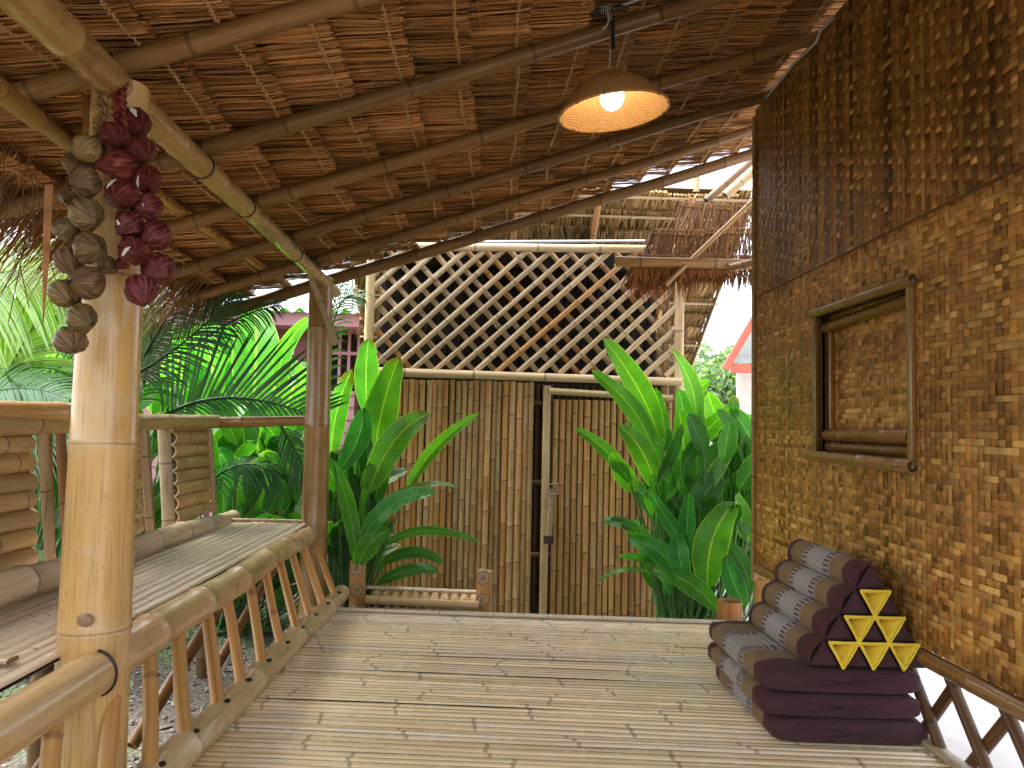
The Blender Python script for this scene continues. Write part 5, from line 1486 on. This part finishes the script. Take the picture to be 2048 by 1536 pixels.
# small fern fronds by the hut's left post
fern = thing('palm', 'small palm sprig peeking out between the far post and the lattice', 'palm', (-1.25, 5.3, GZ), 'palms behind the bench')
fr(fern, (655, 900), (668, 640), (735, 600), (5.4, 5.4, 5.3), 26, .2, .3, (1.3, 1.3, 1.2), .010, 60, (0, -1, .3))
fr(fern, (655, 950), (650, 700), (690, 560), (5.4, 5.4, 5.3), 22, .2, .3, (1.0, 1.1, 1.0), .010, 60, (0, -1, .3))

# tall dark plant wall behind everything at left, so no bare horizon shows under the foliage
def tree(name, label, base, h, rad, n, tint, group, trunk_r=.12, ls=.1, mat='leaf'):
    th = thing(name, label, 'tree', base, group); base = Vector(base)
    m_ = MB(); tube(m_, [base, base+Vector((.1, 0, h*.35)), base+Vector((-.05, .1, h*.7))], [trunk_r, trunk_r*.7, trunk_r*.3], (1, 1, 1), seg=10)
    lobes = [(base+Vector((rnd.gauss(0, rad*.5), rnd.gauss(0, rad*.5), h*rnd.uniform(.45, .95))), rad*rnd.uniform(.35, .6)) for _ in range(11)]
    for c, r in lobes: tube(m_, bez(base+Vector((0, 0, h*.3)), base+Vector((0, 0, h*.6)), c, 6), list(np.linspace(trunk_r*.4, .01, 6)), (1, 1, 1), seg=6)
    m_.build('trunk', M['bark'], th)
    V = []; Fc = []; Cc = []
    m2 = MB()
    cs = np.array([list(c) for c, r in lobes]); rs_ = np.array([r for c, r in lobes])
    k = nr.integers(0, len(lobes), n); d = nr.normal(0, 1, (n, 3)); d /= np.linalg.norm(d, axis=1)[:, None]
    p_ = cs[k]+d*(rs_[k]*nr.uniform(.3, 1.0, n)**.5)[:, None]*np.array([1, 1, .75])
    a = nr.normal(0, 1, (n, 3)); a /= np.linalg.norm(a, axis=1)[:, None]; b = np.cross(a, nr.normal(0, 1, (n, 3))); b /= np.linalg.norm(b, axis=1)[:, None]
    s = ls*nr.uniform(.6, 1.4, n)[:, None]
    Vv = np.stack([p_-a*s, p_+b*s*.45, p_+a*s, p_-b*s*.45], 1).reshape(-1, 3)
    g = np.repeat(nr.uniform(.6, 1.3, n), 4)
    m2.add(Vv, np.arange(n*4).reshape(-1, 4), np.tile([.5, .2], (n*4, 1)), np.stack([g*tint[0], g*tint[1], g*tint[2]], 1))
    m2.build('crown', M[mat], th)
M['bark'] = simple('bark', (.12, .09, .06), .8, 20, .4, .4)
tree('garden_tree', 'hazy blue green tree beyond the right gap next to the woven wall', (6.2, 20, GZ), 3.9, 2.4, 9000, (2.4, 1.0, 5.5), 'garden trees beyond the huts', .15, .10)  # blue raised in the leaf tint to paint distance haze
tree('garden_tree', 'leafy garden tree at far left beyond the palms', (-9.5, 13, GZ), 4.2, 2.5, 7000, (1.0, 1.0, 1.0), 'garden trees beyond the huts', .15, .14)
tree('garden_tree', 'low rounded tree behind the pink house beyond the bench', (-3.5, 22, GZ), 4.5, 3.5, 6000, (1.0, 1.0, 1.0), 'garden trees beyond the huts', .15, .16)
m_ = MB()
for k in range(900):
    x = rnd.uniform(2.2, 10); yv = rnd.uniform(15, 18); z = GZ+rnd.random()*1.2; L = rnd.uniform(.1, .2)
    a = Vector((x, yv, z)); d = Vector((rnd.gauss(0, 1), rnd.gauss(0, 1), rnd.gauss(.6, .6))).normalized()*L; s = d.cross(Vector((rnd.random(), rnd.random(), rnd.random()))).normalized()*L*.25
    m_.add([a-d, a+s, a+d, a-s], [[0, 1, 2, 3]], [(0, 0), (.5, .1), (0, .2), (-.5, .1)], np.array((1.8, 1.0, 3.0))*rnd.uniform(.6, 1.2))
tag(m_.build('shrubbery', M['leaf']), 'low distant green shrubs below the hazy tree', 'shrubs', kind='stuff')

# ================================================================== PINK HOUSE
HY = 9.2
house = thing('pink_house', 'pink timber house with grey corrugated roof and barred windows behind the plants', 'house', (-4, HY, GZ))
M['pinkw'] = simple('pink_boards', (.50, .235, .27), .6, 4, .10)
M['pinkd'] = simple('dark_pink_timber', (.26, .085, .09), .6, 10, .15)
eave = W(560, 640, HY).z
x1h = W(760, 700, HY).x
m_ = MB()
z = GZ; kz = 0
wz0 = W(680, 790, HY).z; wz1 = eave-.12
while z < wz0:     # weatherboards
    m_.add([(-9, HY-.025, z), (x1h, HY-.025, z), (x1h, HY, z+.16), (-9, HY, z+.16)], [[0, 1, 2, 3]]); m_.add([(-9, HY, z), (x1h, HY, z), (x1h, HY-.025, z), (-9, HY-.025, z)], [[0, 1, 2, 3]], None, (.5, .5, .5)); z += .155
m_.build('board_wall', M['pinkw'], house, smooth=False)
m_ = MB()
wins = [(W(640, 700, HY).x, x1h), (W(120, 700, HY).x, W(240, 700, HY).x)]
box(m_, (-9, HY+.01, wz0), (wins[1][0], HY+.06, wz1+.1)); box(m_, (wins[1][1], HY+.01, wz0), (wins[0][0], HY+.06, wz1+.1))
for (xa, xb) in ((W(530, 700, HY).x, W(570, 700, HY).x), (W(574, 700, HY).x, W(614, 700, HY).x), (W(440, 700, HY).x, W(480, 700, HY).x), (W(484, 700, HY).x, W(524, 700, HY).x)):
    for (za, zb) in ((wz0+.05, wz0+.45), (wz0+.5, wz1-.1)):
        for (p_, q) in (((xa, za), (xb, za+.03)), ((xa, zb-.03), (xb, zb)), ((xa, za+.03), (xa+.03, zb-.03)), ((xb-.03, za+.03), (xb, zb-.03))): box(m_, (p_[0], HY-.012, p_[1]), (q[0], HY+.012, q[1]))
m_.build('shutter_wall', M['pinkd'], house, smooth=False)
for (xa, xb) in wins:
    m_ = MB(); x = xa
    while x < xb: box(m_, (x, HY-.02, wz0), (x+.03, HY+.02, wz1)); x += .115
    box(m_, (xa, HY-.03, wz0), (xb, HY+.0, wz0+.05)); box(m_, (xa, HY-.03, (wz0+wz1)/2+.1), (xb, HY+.0, (wz0+wz1)/2+.14))
    o = m_.build('window', M['pinkw'], house, smooth=False)
    m_ = MB(); box(m_, (xa, HY+.25, wz0), (xb, HY+.3, wz1)); m_.build('dark_room', M['voiddark'], o, smooth=False)
m_ = MB(); box(m_, (-9, HY-.52, eave-.13), (x1h+.2, HY-.48, eave+.03)); box(m_, (-9, HY-.48, wz1+.0), (x1h+.2, HY+.3, wz1+.02), (.5, .5, .5)); m_.build('fascia', M['pinkw'], house, smooth=False)
m_ = MB(); nx_ = 420; xs = np.linspace(-9.2, x1h+.3, nx_); V = []
for (yy, zz) in ((HY-.62, eave+.035), (HY+3.2, eave+1.75)):
    V.append(np.stack([xs, np.full(nx_, yy), zz+.028*np.sin(xs*2*math.pi/.177)], 1))
m_.add(np.concatenate(V), gridfaces(2, nx_)); m_.build('roof', simple('corrugated_sheet', (.33, .35, .37), .5, 3, .15), house)
# right neighbour: gable with red fascia
nb_ = thing('neighbour_house', 'red edged grey metal roof gable in the right gap by the woven wall', 'house', (9, 22, GZ))
NY = 16.0
m_ = MB()
a, b, c, d = W(1452, 744, NY), W(1530, 612, NY), W(1620, 612, NY), W(1620, 744, NY)
def sheet(mb, pts, th=.05, tint=(1, 1, 1)):
    pts = [Vector(p_) for p_ in pts]; q = [p_+Vector((0, th, 0)) for p_ in pts]; n_ = len(pts)
    F = [[0, 1, 2, 3], [7, 6, 5, 4]]+[[i, i+4, (i+1) % 4+4, (i+1) % 4] for i in range(4)]
    mb.add([tuple(x) for x in pts+q], F, None, tint)
sheet(m_, [W(1462, 726, NY), W(1540, 594, NY), W(1700, 594, NY+3), W(1700, 726, NY+3)], .05)
m_.build('roof', simple('metal_sheet', (.42, .48, .48), .45, 3, .1), nb_, smooth=False)
m_ = MB(); bar(m_, W(1450, 738, NY-.1), W(1535, 592, NY-.1), .16, .06, (1, 1, 1), up=(0, -1, 0)); sheet(m_, [W(1462, 746, NY-.05), W(1462, 728, NY-.05), W(1700, 728, NY-.05), W(1700, 746, NY-.05)], .1)
m_.build('fascia', simple('red_fascia', (.45, .11, .07), .5, 8, .1), nb_, smooth=False)
m_ = MB(); sheet(m_, [W(1475, 850, NY+.5), W(1475, 745, NY+.5), W(1700, 745, NY+.5), W(1700, 850, NY+.5)], .1); m_.build('wall', simple('plaster', (.5, .45, .42), .7), nb_, smooth=False)
bpy.context.view_layer.update()
print('WROTE', len(bpy.data.objects), sum(len(m.polygons) for m in bpy.data.meshes))
